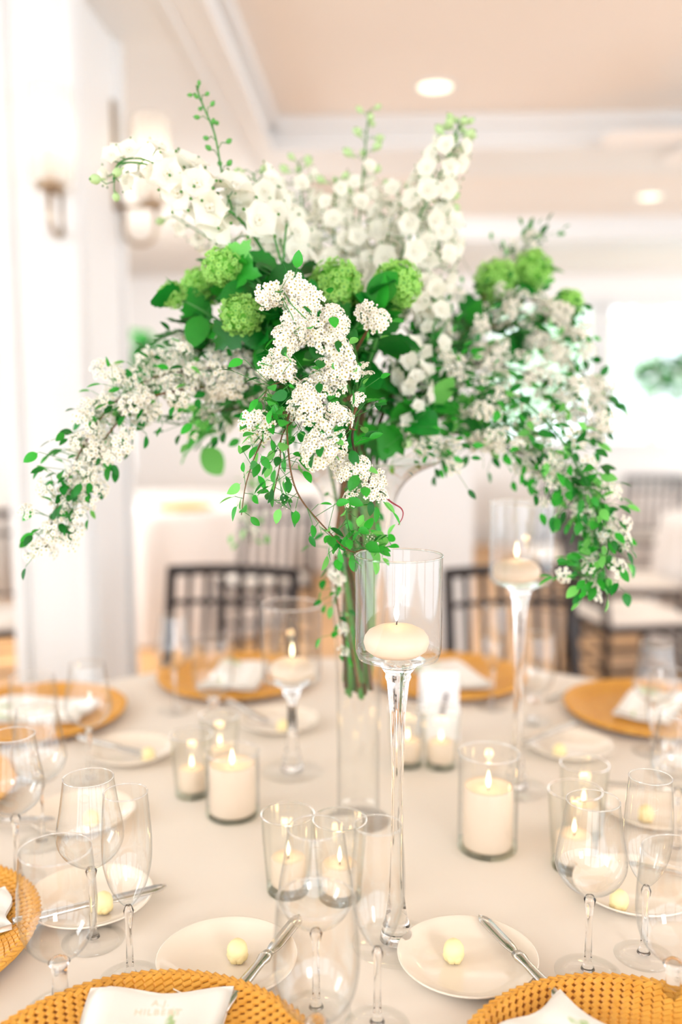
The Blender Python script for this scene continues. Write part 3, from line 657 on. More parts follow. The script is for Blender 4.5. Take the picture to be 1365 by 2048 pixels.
def spirea(label, path, blobs=(), n=0, spread=.03, u0=.15, leaves=30, lsize=(.014, .022), lu0=.05, lmix=(5, 4, 2), vase=True, group='white spirea sprays in the bouquet', lspread=.014, pool=None, csc=1, tr=(.0028, .0007), blobleaf=0, m='stem_b', tipleaf=True):
    t, B, sm, k0 = stem_thing('spirea_branch', label, 'flower branch', path, group, tr[0], tr[1], rnd.choice(('stem_b', 'stem_d', 'stem_g')) if vase else m, vase)
    tw = MB(); pool = pool or UM
    def cluster(p, s=1):
        q, _ = min(((sm[k], 0) for k in range(k0, len(sm))), key=lambda e: (e[0]-p).length)
        d = p-q; n_ = (d.normalized()*.5 if d.length > .004 else Vector((0, 0, 0)))+Vector((0, -.75, .25))+rv(.42); n_.normalize()
        o = ob('blossom_cluster', rnd.choice(pool), t, Matrix.Translation(p-B-n_*.012) @ orient(n_, rnd.uniform(0, 6)) @ Matrix.Scale(s*csc*rnd.uniform(.85, 1.15), 4))
        if d.length > .004: tw.tube([q-B, (q+p)/2-B+rv(.003), p-B-n_*.01], .0006, 4, 1)
    def lf(p, d, s):
        c = rnd.choices(('leaf_dark', 'leaf_mid', 'leaf_light'), lmix)[0]
        ob('leaf', rnd.choice(SM[c]), t, leafmat(p-B, d, s))
    for (px, py, d, cnt, rp) in blobs:
        for k in range(cnt):
            a = rnd.uniform(0, 2*PI); q = rp*math.sqrt((k+.5)/cnt); cluster(P(px+q*math.cos(a+k*2.4), py+q*math.sin(a+k*2.4), d+rnd.uniform(-.012, .012)), .8)
        for k in range(blobleaf):
            lf(P(px+rnd.gauss(0, rp*.9), py+rnd.gauss(0, rp*.9), d+.012), rv(), rnd.uniform(*lsize))
    for k in range(n):
        u = u0+(1-u0)*(k+rnd.random())/n; p, tg = along(sm, k0, min(u, .985)); s = spread*(1-.45*u); cluster(p+rv(s*.62), .95-.2*u)
    for k in range(leaves):
        u = lu0+(1-lu0)*(k+rnd.random())/leaves; p, tg = along(sm, k0, min(u, .999)); o_ = rv(lspread*(1.1-.5*u)); q = p+o_
        if o_.length > .008: tw.tube([p-B, q-B], .0004, 3, 1)
        lf(q, o_.normalized()*.8+tg*.8+rv(.25), rnd.uniform(*lsize))
    if tw.v: tw.build('twig', [M[m], M['stem_g']], t)['kind'] = 'stuff'
    return t
# front cascade, in focus
spirea('front spirea spray curling over the top of the cascade, below the largest snowball', [(700, 770, 1.24), (660, 650, 1.12), (610, 590, 1.06), (550, 583, 1.03)], [(543, 590, 1.03, 3, 16), (583, 583, 1.04, 3, 18), (607, 600, 1.03, 4, 20), (598, 632, 1.03, 5, 24), (612, 655, 1.02, 3, 14)], leaves=14)
spirea('front spirea spray with the dense clump beside the dark leaves, left of the cascade', [(700, 780, 1.24), (650, 690, 1.1), (590, 660, 1.02), (550, 735, 1.0)], [(582, 668, 1.01, 5, 22), (575, 695, 1.0, 5, 24), (552, 730, 1.0, 6, 22)], leaves=16)
spirea('front spirea spray at the top right of the cascade, under the middle snowball', [(715, 780, 1.24), (705, 680, 1.12), (668, 635, 1.04), (690, 735, 1.02)], [(658, 632, 1.03, 4, 20), (640, 668, 1.02, 4, 18), (677, 660, 1.03, 4, 18), (680, 700, 1.02, 5, 20), (695, 728, 1.02, 4, 14)], leaves=14)
spirea('front spirea spray in the middle of the cascade', [(705, 800, 1.22), (670, 750, 1.06), (640, 760, 1.01), (612, 820, 1.0)], [(640, 745, 1.01, 7, 28), (672, 755, 1.01, 6, 24), (612, 770, 1.0, 4, 18), (620, 800, 1.0, 6, 26), (600, 818, 1.0, 3, 14)], leaves=16)
spirea('front spirea spray forming the lowest dense clump of the cascade', [(720, 830, 1.2), (680, 850, 1.04), (650, 870, .995), (650, 905, .985)], [(655, 870, .99, 6, 24), (640, 890, .985, 8, 30), (668, 900, .985, 5, 20), (683, 838, 1.0, 3, 14)], leaves=18, blobleaf=0)
spirea('trailing spirea spray at the lower right tip of the cascade, over the vase', [(725, 830, 1.2), (705, 870, 1.03), (720, 930, .99), (752, 985, .985), (765, 1000, .98)], [(678, 940, .99, 2, 12), (695, 925, .99, 2, 10), (735, 928, .985, 3, 16), (738, 960, .985, 3, 16), (757, 985, .98, 3, 12), (690, 990, 1.0, 1, 6)], leaves=16, csc=.8, lspread=.01)
spirea('small spirea sprig with a single clump left of the cascade', [(640, 820, 1.12), (570, 825, 1.03), (513, 842, 1.0)], [(513, 845, 1.0, 4, 16)], leaves=12, vase=False)
spirea('spirea sprig with one clump right of the big snowball', [(700, 720, 1.2), (730, 670, 1.12), (750, 632, 1.09)], [(738, 620, 1.08, 2, 8), (755, 640, 1.08, 2, 10)], leaves=6, vase=False)
spirea('spirea sprig with loose single blossoms right of the cascade', [(690, 800, 1.12), (720, 790, 1.03), (700, 850, 1.0), (712, 860, .99)], [(720, 735, 1.04, 2, 14), (705, 795, 1.0, 1, 6), (678, 830, 1.0, 2, 10)], leaves=14, csc=.7, vase=False, pool=UM)
spirea('leafy spirea twig hanging free, with the long brown stem reaching the tall holder', [(650, 780, 1.12), (583, 820, 1.02), (577, 900, .985), (595, 985, .98), (650, 1055, .975), (703, 1103, .97), (745, 1085, .965)], [(745, 1075, .97, 1, 3)], leaves=46, lu0=.12, lmix=(2, 6, 2), lspread=.016, vase=False, pool=UMB, tr=(.0012, .0006), lsize=(.015, .023))
spirea('leafy spirea twig hanging at the left of the cascade', [(640, 800, 1.12), (550, 850, 1.03), (520, 890, 1.0), (493, 965, .99), (483, 1030, .985)], [], leaves=26, lu0=.15, lmix=(1, 6, 3), lspread=.008, vase=False, tr=(.001, .0005), lsize=(.014, .021))
spirea('leafy spirea twig between the cascade and the hanging brown stem', [(640, 800, 1.12), (570, 860, 1.02), (560, 930, 1.0), (545, 1000, .99)], [(575, 1005, 1.0, 1, 3)], leaves=32, lu0=.1, lmix=(2, 6, 2), lspread=.018, vase=False, pool=UMB, tr=(.001, .0005), lsize=(.015, .023))
spirea('young pale spirea tip with round leaves over the rim of the tall holder', [(690, 1000, 1.02), (700, 1060, .985), (735, 1100, .97), (790, 1090, .96)], [(745, 1060, .97, 1, 4)], leaves=26, lu0=.05, lmix=(0, 5, 5), lspread=.012, vase=False, pool=UMB, tr=(.0008, .0004), lsize=(.015, .026), m='stem_g')
spirea('leafy sprig in the cascade left side, below the dense clump', [(660, 760, 1.1), (600, 760, 1.02), (545, 770, 1.0), (525, 800, .99)], [], leaves=34, lu0=.05, lmix=(3, 6, 1), lspread=.02, vase=False, tr=(.001, .0005), lsize=(.016, .026))
# red twig
t, B, sm, k0 = stem_thing('bare_twig', 'bare crimson twig poking out beside the vase rim', 'twig', [(740, 960, 1.01), (778, 1000, .99), (803, 1017, .985), (806, 1033, .985), (797, 1050, .983)], 'bare twigs', .0011, .0004, 'stem_r', False)
# trailing down the vase
spirea('spirea trailing down the left of the vase to the stem ends', [(690, 960, 1.2), (672, 1080, 1.21), (675, 1200, 1.235), (690, 1300, 1.245)], [(655, 1120, 1.22, 2, 16), (668, 1160, 1.22, 2, 14), (665, 1085, 1.21, 2, 14), (678, 1190, 1.22, 2, 10), (690, 1250, 1.23, 1, 10), (690, 1290, 1.24, 1, 8)], leaves=36, lspread=.016, vase=False, csc=.75, lmix=(4, 5, 1), lsize=(.013, .022), pool=UM+UMB)
# left arch
LA = [(640, 800, 1.3), (540, 745, 1.26), (430, 735, 1.22), (310, 755, 1.2), (220, 815, 1.18), (160, 905, 1.16), (115, 1010, 1.15), (92, 1095, 1.14)]
spirea('longest spirea spray arching left and down past the column', LA, [], 66, .042, .12, 120, lspread=.024, pool=UL, lmix=(8, 4, 1))
spirea('second left arching spirea spray, tucked under the longest one', [(640, 810, 1.28), (520, 770, 1.24), (400, 775, 1.2), (290, 800, 1.18), (215, 870, 1.17), (165, 960, 1.16), (135, 1010, 1.15)], [(240, 745, 1.19, 4, 22)], 54, .04, .1, 105, lspread=.024, pool=UL, lmix=(8, 4, 1))
spirea('upper left spirea spray reaching to the snowball beside the column', [(640, 790, 1.3), (540, 720, 1.28), (430, 700, 1.26), (320, 705, 1.25)], [(310, 712, 1.24, 3, 16), (355, 745, 1.22, 4, 24), (420, 770, 1.2, 4, 24), (465, 765, 1.2, 3, 18), (380, 690, 1.24, 3, 20)], 6, .02, .3, 60, lspread=.024, pool=UL, lmix=(8, 4, 1))
spirea('spirea spray below the left arch, near its root', [(650, 820, 1.3), (560, 810, 1.28), (450, 820, 1.26), (360, 850, 1.25)], [(430, 790, 1.22, 3, 18), (350, 800, 1.2, 3, 22), (300, 830, 1.19, 3, 20), (450, 860, 1.36, 3, 26)], 6, .02, .3, 75, lspread=.024, pool=UL, lmix=(8, 4, 1))
# right arches
spirea('longest right spirea spray drooping to the leafy tip over the chairs', [(770, 800, 1.32), (880, 760, 1.34), (1000, 775, 1.3), (1100, 850, 1.26), (1160, 940, 1.23), (1205, 1030, 1.21), (1218, 1100, 1.2), (1190, 1145, 1.19), (1150, 1150, 1.19)], [], 30, .04, .1, 255, lspread=.024, lmix=(4, 6, 4), lsize=(.016, .025), pool=UL)
spirea('right spirea spray just inside the longest one', [(770, 810, 1.32), (900, 800, 1.33), (1020, 850, 1.3), (1110, 930, 1.26), (1165, 1010, 1.24), (1190, 1060, 1.22)], [], 40, .04, .1, 180, lspread=.024, lmix=(5, 5, 3), lsize=(.016, .025), pool=UL)
spirea('upper right spirea spray in front of the windows', [(780, 790, 1.34), (900, 690, 1.42), (1010, 650, 1.45), (1100, 680, 1.44), (1180, 760, 1.4), (1240, 820, 1.38)], [(905, 640, 1.42, 2, 20), (1045, 600, 1.45, 2, 24), (1100, 605, 1.45, 3, 20)], 42, .04, .15, 105, lspread=.024, pool=UL, lmix=(8, 4, 1))
spirea('middle right spirea spray crossing the bright window', [(780, 800, 1.34), (920, 730, 1.4), (1040, 740, 1.4), (1140, 800, 1.37), (1200, 880, 1.34)], [(900, 715, 1.4, 3, 22), (945, 720, 1.4, 3, 22), (1010, 700, 1.4, 3, 20)], 38, .038, .12, 90, lspread=.024, pool=UL, lmix=(8, 4, 1))
spirea('lower right spirea spray above the tall blurred holder', [(780, 830, 1.32), (880, 860, 1.34), (980, 880, 1.32), (1060, 920, 1.29), (1110, 980, 1.27)], [], 26, .032, .1, 99, lspread=.024, lmix=(5, 6, 2), pool=UL)
spirea('short spirea spray resting on the vase rim at the right', [(770, 850, 1.28), (820, 870, 1.26), (880, 900, 1.25), (910, 935, 1.25)], [], 5, .02, .2, 54, lspread=.024, pool=UL, lmix=(8, 4, 1))
spirea('thin spirea spray rising behind the right snowballs', [(790, 780, 1.36), (900, 640, 1.45), (1000, 540, 1.5), (1060, 490, 1.52), (1090, 465, 1.52)], [], 8, .03, .2, 66, lspread=.024, pool=UL, lmix=(8, 4, 1))
spirea('spirea spray filling the middle right, under the snowballs', [(780, 800, 1.34), (880, 720, 1.38), (960, 640, 1.42), (1060, 600, 1.44), (1140, 640, 1.42), (1170, 700, 1.4)], [(880, 690, 1.38, 3, 24), (1120, 640, 1.42, 3, 20)], 32, .035, .2, 90, lspread=.024, pool=UL, lmix=(8, 4, 1))
spirea('faint spirea sprig hanging behind the bouquet at the left', [(620, 840, 1.5), (520, 900, 1.62), (500, 1000, 1.66), (500, 1090, 1.68)], [], 5, .03, .3, 39, lspread=.024, lmix=(0, 3, 6), vase=False, pool=UL)

# delphiniums
def delph_flower(r, seed):
    rr = random.Random(seed); b = MB()
    for k in range(5):
        a = 2*PI*k/5+rr.uniform(-.12, .12); Mx = Matrix.Rotation(a, 4, 'Z') @ Matrix.Rotation(-rr.uniform(.05, .4), 4, 'Y')
        n = 7; vs = []; fs = []
        for i in range(n+1):
            t_ = i/n; w = r*.58*math.sin(PI*min(.999, t_**.8*.93+.03))**.8
            for j in range(5):
                s = (j-2)/2; vs.append((r*t_*(1-.12*s*s)+rr.uniform(-.02, .02)*r, w*s, .16*r*math.sin(t_*2.4)+.09*r*s*s+rr.uniform(-.03, .03)*r*(1 if abs(s) > .5 else .4)))
        for i in range(n):
            for j in range(4): q = i*5+j; fs.append((q, q+5, q+6, q+1))
        b.add(vs, fs, 0, Mx)
        if rr.random() < .8: b.ball((r*.97, 0, .09*r), r*.11, (1, .8, .6), 5, 4, 2, Mx)
    for k in range(4):
        a = PI/4+k*PI/2; b.ball((r*.14*math.cos(a), r*.14*math.sin(a), r*.14), r*.15, (1, 1, .9), 6, 4, 0)
    b.ball((0, 0, r*.12), r*.11, (1, 1, 1), 6, 4, 1); b.tube([(0, 0, 0), (-.1*r, 0, -.4*r), (-.35*r, 0, -.75*r)], [.12*r, .08*r, .03*r], 5, 0)
    return b.mesh('flower', [M['petal'], M['eye'], M['tip']])
DF = [delph_flower(.021, s) for s in range(5)]
bb = MB(); bb.ball((0, 0, .007), .0062, (1, 1, 1.25), 8, 6, 0); bb.ball((0, 0, .0145), .0016, (1, 1, 1), 5, 4, 1); bb.tube([(0, 0, .002), (.002, 0, -.006)], [.0022, .001], 5, 0)
DB = bb.mesh('bud', [M['bud'], M['tip']])
bb = MB(); bb.ball((0, 0, .004), .0034, (1, 1, 1.35), 7, 5, 0); bb.ball((0, 0, .0088), .0009, (1, 1, 1), 4, 3, 1); DG = bb.mesh('bud', [M['budg'], M['tip']])
def delphinium(label, path, n, u0, u1, spread, nb=5, sc=1, vase=True, size_end=.65, gb=0, r0=.0034):
    t, B, sm, k0 = stem_thing('delphinium_stalk', label, 'flower', path, 'white delphinium stalks', r0, .0011, 'stem_g', vase); tw = MB()
    for k in range(n):
        v = (k+.5)/n; u = u0+(u1-u0)*v; p, tg = along(sm, k0, u); a = k*2.39996+rnd.uniform(-.3, .3)
        o1 = tg.orthogonal().normalized(); o2 = tg.cross(o1); d = (o1*math.cos(a)+o2*math.sin(a)); s = spread*(1-.35*v)*rnd.uniform(.75, 1.15)
        q = p+d*s+tg*.006; nn = (d+Vector((0, -.35, 0))+rv(.15)).normalized()
        ob('flower', rnd.choice(DF), t, Matrix.Translation(q-B) @ orient(nn, rnd.uniform(0, 6)) @ Matrix.Scale(sc*(1-(1-size_end)*v)*rnd.uniform(.88, 1.1), 4)); tw.tube([p-B, (p+q)/2-B+tg*.003, q-B], .0009, 4)
    for k in range(nb+gb):
        v = (k+.5)/(nb+gb); u = u1+(.999-u1)*v; p, tg = along(sm, k0, min(u, .999)); a = k*2.4; o1 = tg.orthogonal().normalized(); o2 = tg.cross(o1); d = (o1*math.cos(a)+o2*math.sin(a)*.9)
        s = (.022 if not gb else .016)*(1-.55*v); q = p+d*s+tg*.008
        ob('bud', DB if k < nb else DG, t, Matrix.Translation(q-B) @ orient((d+tg*.5+rv(.1)).normalized(), 0) @ Matrix.Scale(1.15-.45*v, 4)); tw.tube([p-B, (p+q)/2-B+tg*.005, q-B], .0007, 4)
    if tw.v: tw.build('pedicel', M['stem_g'], t)['kind'] = 'stuff'
delphinium('white delphinium bending far left, its open end before the second sconce', [(660, 750, 1.3), (560, 560, 1.24), (490, 450, 1.19), (425, 400, 1.165), (360, 360, 1.16), (300, 330, 1.16), (240, 328, 1.16), (226, 360, 1.16)], 18, .22, .62, .026, 1, 1.4, size_end=.8)
delphinium('white delphinium tip of loose bells at the outermost left', [(400, 385, 1.175), (340, 345, 1.17), (285, 318, 1.165), (240, 325, 1.16), (228, 365, 1.155)], 8, .25, .98, .024, 2, .82, vase=False, size_end=.85, r0=.0018)
delphinium('bare delphinium tip of tiny green buds, standing alone above the white flowers', [(465, 420, 1.19), (445, 350, 1.18), (430, 270, 1.18), (408, 215, 1.18), (394, 178, 1.18)], 0, .1, .12, .02, 0, 1, vase=False, gb=17, r0=.0016)
delphinium('full white delphinium beside the far left one', [(670, 750, 1.3), (600, 570, 1.28), (540, 440, 1.27), (505, 345, 1.27)], 28, .25, .96, .034, 2, 1.3)
delphinium('blurred white delphinium behind the dark stems', [(680, 750, 1.34), (640, 560, 1.4), (608, 430, 1.43), (598, 325, 1.44)], 24, .28, .88, .03, 6, 1.1)
delphinium('tallest white delphinium with a bare green upper stem', [(695, 750, 1.34), (712, 560, 1.38), (722, 400, 1.4), (738, 222, 1.42)], 30, .22, .78, .034, 11, 1.15, size_end=.6)
delphinium('white delphinium between the tallest one and the blurred one', [(690, 750, 1.34), (675, 560, 1.38), (668, 450, 1.4), (672, 360, 1.41)], 22, .25, .9, .032, 4, 1.1)
delphinium('thick white delphinium leaning right, highest at its bell-tipped end', [(720, 750, 1.34), (785, 560, 1.36), (845, 420, 1.35), (895, 320, 1.34), (920, 248, 1.34)], 38, .2, .84, .036, 12, 1.2)
delphinium('white delphinium right of the thick leaning one, against the beams', [(730, 760, 1.34), (830, 600, 1.36), (875, 500, 1.36), (890, 400, 1.36)], 28, .2, .93, .032, 5, 1.15)
delphinium('white delphinium standing in front of the middle of the fan', [(710, 760, 1.34), (750, 580, 1.38), (780, 460, 1.4), (800, 380, 1.41)], 26, .22, .93, .034, 3, 1.15)
delphinium('white delphinium hanging down between snowball and window light', [(740, 740, 1.34), (800, 620, 1.33), (870, 600, 1.32), (860, 700, 1.31), (845, 760, 1.3)], 26, .3, .97, .024, 0, .9)
delphinium('white delphinium drooping almost to the vase rim', [(740, 720, 1.34), (790, 680, 1.3), (820, 740, 1.28), (830, 800, 1.27), (838, 878, 1.27)], 26, .3, .97, .022, 2, .85)
delphinium('low white delphinium under the far left one', [(640, 740, 1.32), (540, 560, 1.32), (440, 490, 1.34), (345, 430, 1.36)], 10, .4, .95, .024, 1, .95)

# viburnum snowballs with lobed leaves
def snowball(seed):
    rr = random.Random(seed); b = MB(); n = 230
    b.ball((0, 0, 0), .84, (1, 1, 1), 14, 9, 2)
    for i in range(n):
        z = 1-2*(i+.5)/n; r = math.sqrt(1-z*z); a = i*2.39996; d = Vector((r*math.cos(a), r*math.sin(a), z)); q = d*rr.uniform(.84, 1.1)
        rad = rr.uniform(.12, .19); Mx = Matrix.Translation(q) @ orient((d+Vector((rr.gauss(0, .5), rr.gauss(0, .5), rr.gauss(0, .5)))).normalized(), rr.uniform(0, 6))
        floret(b, Mx, rad, 0, 1)
    return b.mesh('flower_head', [M['vib'], M['budg'], M['vibc']], False)
SB = [snowball(s) for s in range(3)]
def viburnum(label, path, r, leaves=5, ls=(.04, .058), mix=(6, 3, 1), vase=True):
    t, B, sm, k0 = stem_thing('viburnum_branch', label, 'flower branch', path, 'green viburnum snowball branches', .003, .0016, 'stem_g' if rnd.random() < .5 else 'stem_b', vase)
    if r: ob('flower_head', rnd.choice(SB), t, Matrix.Translation(sm[-1]-B) @ orient(rv().normalized()) @ Matrix.Diagonal((r*1.1, r*1.03, r*1.06, 1)))
    for k in range(leaves):
        u = .25+.72*(k+rnd.random())/leaves; p, tg = along(sm, k0, u); d = rv(.7)+tg*.5; d.z -= .15
        c = rnd.choices(('leaf_dark', 'leaf_mid', 'leaf_light'), mix)[0]; ob('leaf', rnd.choice(BL[c]), t, leafmat(p-B, d, rnd.uniform(*ls)))
viburnum('oval green snowball directly below the white far left delphinium flowers', [(660, 770, 1.3), (560, 620, 1.22), (480, 560, 1.18), (446, 533, 1.16)], .0215, 7)
viburnum('paler snowball behind and below it, toward the column', [(650, 780, 1.32), (540, 660, 1.3), (440, 600, 1.28), (404, 575, 1.27)], .025, 6, mix=(4, 3, 3))
viburnum('flattened snowball left of the cascade, over the white clumps', [(660, 790, 1.3), (570, 700, 1.2), (510, 650, 1.16), (483, 629, 1.14)], .0235, 6)
viburnum('largest round snowball at the centre, above the cascade', [(690, 770, 1.3), (680, 660, 1.24), (672, 573, 1.2)], .031, 5)
viburnum('round snowball at the centre, right of the largest', [(715, 770, 1.3), (760, 660, 1.26), (795, 569, 1.22)], .029, 5)
viburnum('blurred lime snowball nearest the right delphiniums', [(740, 790, 1.34), (860, 690, 1.42), (950, 610, 1.46), (994, 561, 1.48)], .030, 8)
viburnum('blurred snowball at top right with a leaf over it', [(740, 790, 1.34), (900, 680, 1.44), (1010, 590, 1.48), (1066, 540, 1.5)], .029, 9)
viburnum('outermost right snowball beside the window', [(740, 790, 1.34), (900, 720, 1.42), (1050, 660, 1.46), (1137, 607, 1.48)], .021, 7)
viburnum('lobed leaf branch with a small pale head at the left, nearest the column', [(650, 790, 1.32), (520, 700, 1.26), (420, 630, 1.22), (345, 590, 1.21)], .016, 7, mix=(5, 5, 3))
for i, (lab, path, nlv, mix) in enumerate([
    ('leafy branch under the left snowballs', [(670, 790, 1.3), (580, 680, 1.26), (500, 600, 1.24), (470, 540, 1.24)], 14, (7, 3, 0)),
    ('leafy branch reaching left over the arch', [(660, 800, 1.3), (560, 740, 1.28), (440, 690, 1.27), (380, 650, 1.26)], 16, (6, 4, 1)),
    ('broad leafy branch in front of the far left delphinium stems', [(680, 790, 1.26), (600, 660, 1.2), (540, 590, 1.17), (500, 540, 1.16)], 14, (7, 3, 0)),
    ('broad leafy branch under the two central snowballs', [(700, 790, 1.26), (690, 700, 1.22), (720, 640, 1.2), (740, 590, 1.2)], 14, (8, 2, 0)),
    ('broad leafy branch rising beside the dark fork', [(680, 760, 1.26), (620, 660, 1.22), (590, 590, 1.21), (560, 550, 1.2)], 10, (7, 3, 0)),
    ('leafy branch behind the cascade', [(690, 800, 1.26), (640, 720, 1.2), (600, 640, 1.18), (570, 570, 1.2)], 16, (8, 2, 0)),
    ('leafy branch right of the cascade', [(710, 800, 1.26), (740, 720, 1.22), (760, 650, 1.2), (740, 590, 1.2)], 16, (8, 2, 0)),
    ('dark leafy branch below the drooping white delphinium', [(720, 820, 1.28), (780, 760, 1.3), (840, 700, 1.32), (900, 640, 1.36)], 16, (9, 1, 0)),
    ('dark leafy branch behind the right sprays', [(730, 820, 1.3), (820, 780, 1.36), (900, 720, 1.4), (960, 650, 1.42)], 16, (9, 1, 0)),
    ('leafy branch low behind the cascade, above the rim', [(680, 860, 1.28), (640, 840, 1.26), (560, 810, 1.26), (500, 800, 1.26)], 16, (8, 2, 0)),
    ('leafy branch low over the vase rim', [(720, 870, 1.28), (760, 850, 1.26), (820, 830, 1.28), (880, 820, 1.3)], 16, (7, 2, 1)),
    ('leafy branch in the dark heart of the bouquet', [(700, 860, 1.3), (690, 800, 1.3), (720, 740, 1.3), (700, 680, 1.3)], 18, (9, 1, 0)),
    ('leafy branch right, between spirea and snowballs', [(740, 820, 1.34), (860, 760, 1.42), (980, 690, 1.45), (1080, 640, 1.46)], 14, (7, 3, 0)),
    ('leafy branch at the back left of the bouquet', [(690, 820, 1.36), (600, 760, 1.4), (500, 740, 1.42), (420, 780, 1.4)], 14, (6, 3, 1)),
    ('leafy branch at the back right of the bouquet', [(740, 830, 1.36), (820, 840, 1.42), (920, 830, 1.44), (1000, 810, 1.44)], 14, (6, 3, 1)),
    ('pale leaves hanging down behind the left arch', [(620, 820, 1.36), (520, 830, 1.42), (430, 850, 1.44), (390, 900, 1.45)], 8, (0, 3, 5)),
    ]):
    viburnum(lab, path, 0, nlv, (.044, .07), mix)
# thin green shoots above the leaves
for lab, path in (('short dark green forked shoot between the delphiniums', [(600, 640, 1.22), (580, 560, 1.2), (562, 520, 1.19), (548, 470, 1.19)]),
                  ('second dark green shoot beside the fork', [(600, 640, 1.22), (578, 560, 1.2), (568, 520, 1.19), (573, 450, 1.19)]),
                  ('curled green tendril above the big leaf', [(640, 600, 1.22), (585, 560, 1.2), (588, 525, 1.2), (605, 512, 1.19)])):
    stem_thing('shoot', lab, 'stem', path, 'green shoots among the flowers', .0022, .0014, 'stem_g', False)

# ---------------------------------------------------------------- chairs
def make_chair():
    t = thing('chiavari_chair', '', 'chair'); D = M['dark_wood']; w = .2; w2 = .185     # faces local +y, back at y=-.2
    for s in (-1, 1):
        MB().tube([(s*w, -.2, 0), (s*w, -.19, .45), (s*w2, -.215, .7), (s*w2, -.26, .92)], [.016, .018, .017, .015], 8).build('back_post', D, t)
        MB().tube([(s*w, .19, 0), (s*w, .19, .44)], [.012, .016], 8).build('leg', D, t)
    def yb(z): return -.19-.025*(z-.45)/.25 if z < .7 else -.215-.045*(z-.7)/.22
    for z, bow, r, nm in ((.905, .012, .017, 'top_rail'), (.81, .012, .009, 'back_rail'), (.53, .006, .009, 'back_rail')):
        MB().tube([(w2*u, yb(z)-bow*(1-u*u), z+.006*(1-u*u)) for u in (-1, -.5, 0, .5, 1)], r, 7).build(nm, D, t)
    for k in range(6):
        x = -w2+(k+1)*2*w2/7; MB().tube([(x, yb(.53)-.006, .53), (x, yb(.7)-.008, .7), (x, yb(.9)-.011, .9)], .009, 6).build('slat', D, t)
    MB().box(-.205, .205, -.2, .205, .425, .455).build('seat', D, t, False)
    b = MB(); b.lathe([(0, .455), (.19, .455), (.205, .468), (.2, .488), (.17, .497), (0, .5)], 4, 0, Matrix.Translation((0, 0, 0)) @ Matrix.Rotation(PI/4, 4, 'Z') @ Matrix.Scale(1.35, 4, (1, 0, 0)) @ Matrix.Scale(1.35, 4, (0, 1, 0)))
    b.build('cushion', M['cushion'], t, False)
    for z in (.14, .25):
        for s in (-1, 1): MB().tube([(s*w, -.197, z), (s*w, .19, z)], .008, 6).build('stretcher', D, t)
        MB().tube([(-w, .19, z+.03), (w, .19, z+.03)], .008, 6).build('stretcher', D, t); MB().tube([(-w, -.197, z+.03), (w, -.197, z+.03)], .008, 6).build('stretcher', D, t)
    return t
ch0 = make_chair(); ufirst = [True]
def chair(px, g, face_, label, grp='dark chiavari chairs'):
    c = ch0 if ufirst[0] else copy_tree(ch0); ufirst[0] = False
    p = G(px, g, 0.0); zd = g*cp+H*sp; p.x = (px-682.5)/F*(g*cp+.5*sp); c.location = p; c.rotation_euler = (0, 0, math.radians(face_)); c.scale = (1, 1, .97); tag(c, label, 'chair', grp)
# face_ = 0 : faces away from the camera (+y); 180 : faces the camera
chair(420, 2.42, 173, 'dark chair facing the table behind the short candle holder')
chair(1078, 2.42, 187, 'dark chair facing the table under the right leafy spray')
chair(525, 4.85, 25, 'dark chair further back, tucked to the far cream table')
chair(1262, 4.0, -80, 'dark chair with ivory seat seen side-on, nearest the right edge')
chair(1265, 4.75, -85, 'dark chair with ivory seat just beyond the side-on one')
chair(1300, 6.5, -10, 'dark chair with rails seen square on beside the far white table')
chair(1125, 5.6, 150, 'small dark chair behind the tall blurred candle holder')
chair(20, 3.9, 200, 'chair at the left edge beyond the column')
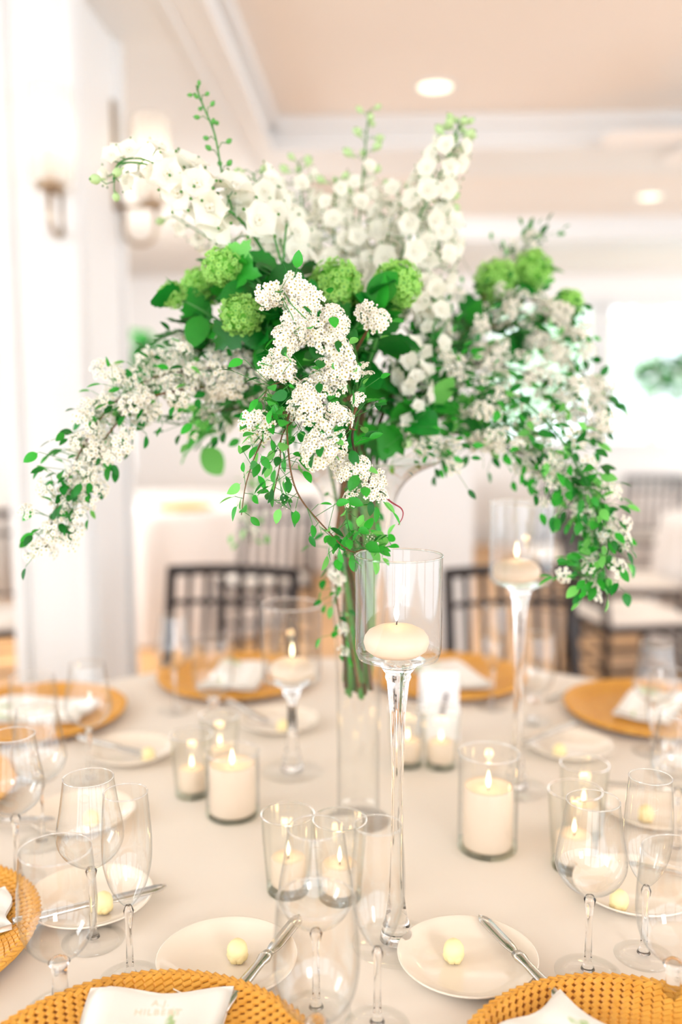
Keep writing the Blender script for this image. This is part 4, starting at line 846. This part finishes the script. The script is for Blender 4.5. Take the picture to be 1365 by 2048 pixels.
# ---------------------------------------------------------------- guest tables beyond
def far_table(px, g, R, label, bq=None):
    p = G(px, g, 0); 
    t = thing('guest_table', 'round table under '+label, 'table', p, 0, 'guest tables beyond')
    MB().lathe([(0, .715), (R-.01, .715), (R-.01, .75), (0, .75)], 40).build('table_top', M['dark_wood'], t)
    MB().tube([(0, 0, 0), (0, 0, .715)], .05, 10).build('leg', M['dark_wood'], t)
    cloth('tablecloth', (p.x, p.y), R, .757, M['cloth_white'], label, 'white cloths on the guest tables', 96, .04); return p
pa = far_table(330, 5.95, .78, 'pale cloth hanging to the floor beyond the left chair')
pb = far_table(1625, 4.9, .8, 'white cloth at the right edge behind the side-on chairs')
pc = far_table(690, 8.2, .75, 'white cloth of the most distant table behind the vase')
pd = far_table(1330, 7.6, .8, 'white cloth under the distant green arrangement')
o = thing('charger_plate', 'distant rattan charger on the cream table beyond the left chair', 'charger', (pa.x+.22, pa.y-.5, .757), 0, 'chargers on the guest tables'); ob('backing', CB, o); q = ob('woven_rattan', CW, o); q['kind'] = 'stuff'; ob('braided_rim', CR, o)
def mini_bouquet(p, label, vlabel, seed, hh=.52):
    rr = random.Random(seed)
    t = thing('trumpet_vase', vlabel, 'vase', (p.x, p.y, .757), 0, 'vases on the guest tables'); t.scale = (1, 1, hh/.52)
    MB().lathe([(0, 0), (.046, 0), (.048, .002), (.033, .008), (.03, .016), (0, .014)], 24).build('foot', M['solid'], t)
    b = MB(); b.cap0 = b.cap1 = False; b.lathe(vp, 24).build('glass_wall', M['glass'], t)
    b = MB()
    for k in range(8): a = k*.8; b.tube([(.012*math.cos(a), .012*math.sin(a), .19), (.02*math.cos(a+1), .02*math.sin(a+1), .4), (.05*math.cos(a), .05*math.sin(a), .56)], .003, 5)
    bq = thing('flower_arrangement', label, 'flowers', (p.x, p.y, .757+hh-.52), 0, 'arrangements on the guest tables'); b.build('stem', M['stem_g'], bq)
    for k in range(170):
        a = rr.uniform(0, 2*PI); r = rr.uniform(.02, .27); z = .56+rr.uniform(-.05, .28)*(1-r*1.6); c = rr.choice(('leaf_dark', 'leaf_dark', 'leaf_mid'))
        ob('leaf', rr.choice(BL[c]), bq, leafmat(Vector((r*math.cos(a), r*math.sin(a), z)), Vector((math.cos(a), math.sin(a), rr.uniform(-.6, .5))), rr.uniform(.07, .11)))
    for k in range(12):
        a = rr.uniform(0, 2*PI); r = rr.uniform(.04, .26); z = .62+rr.uniform(0, .3)*(1-r*2)
        ob('flower', rr.choice(DF), bq, Matrix.Translation((r*math.cos(a), r*math.sin(a), z)) @ orient(Vector((math.cos(a), math.sin(a), .4)).normalized()) @ Matrix.Scale(1.3, 4))
mini_bouquet(pd+Vector((-.08, -.35, 0)), 'blurred green arrangement at the right edge in front of the windows', 'slim vase under the distant green arrangement', 3, .72)
mini_bouquet(Vector((pa.x-.2, pa.y, 0)), 'dark green arrangement half hidden by the column edge', 'slim vase on the cream table half hidden by the column', 5, .78)
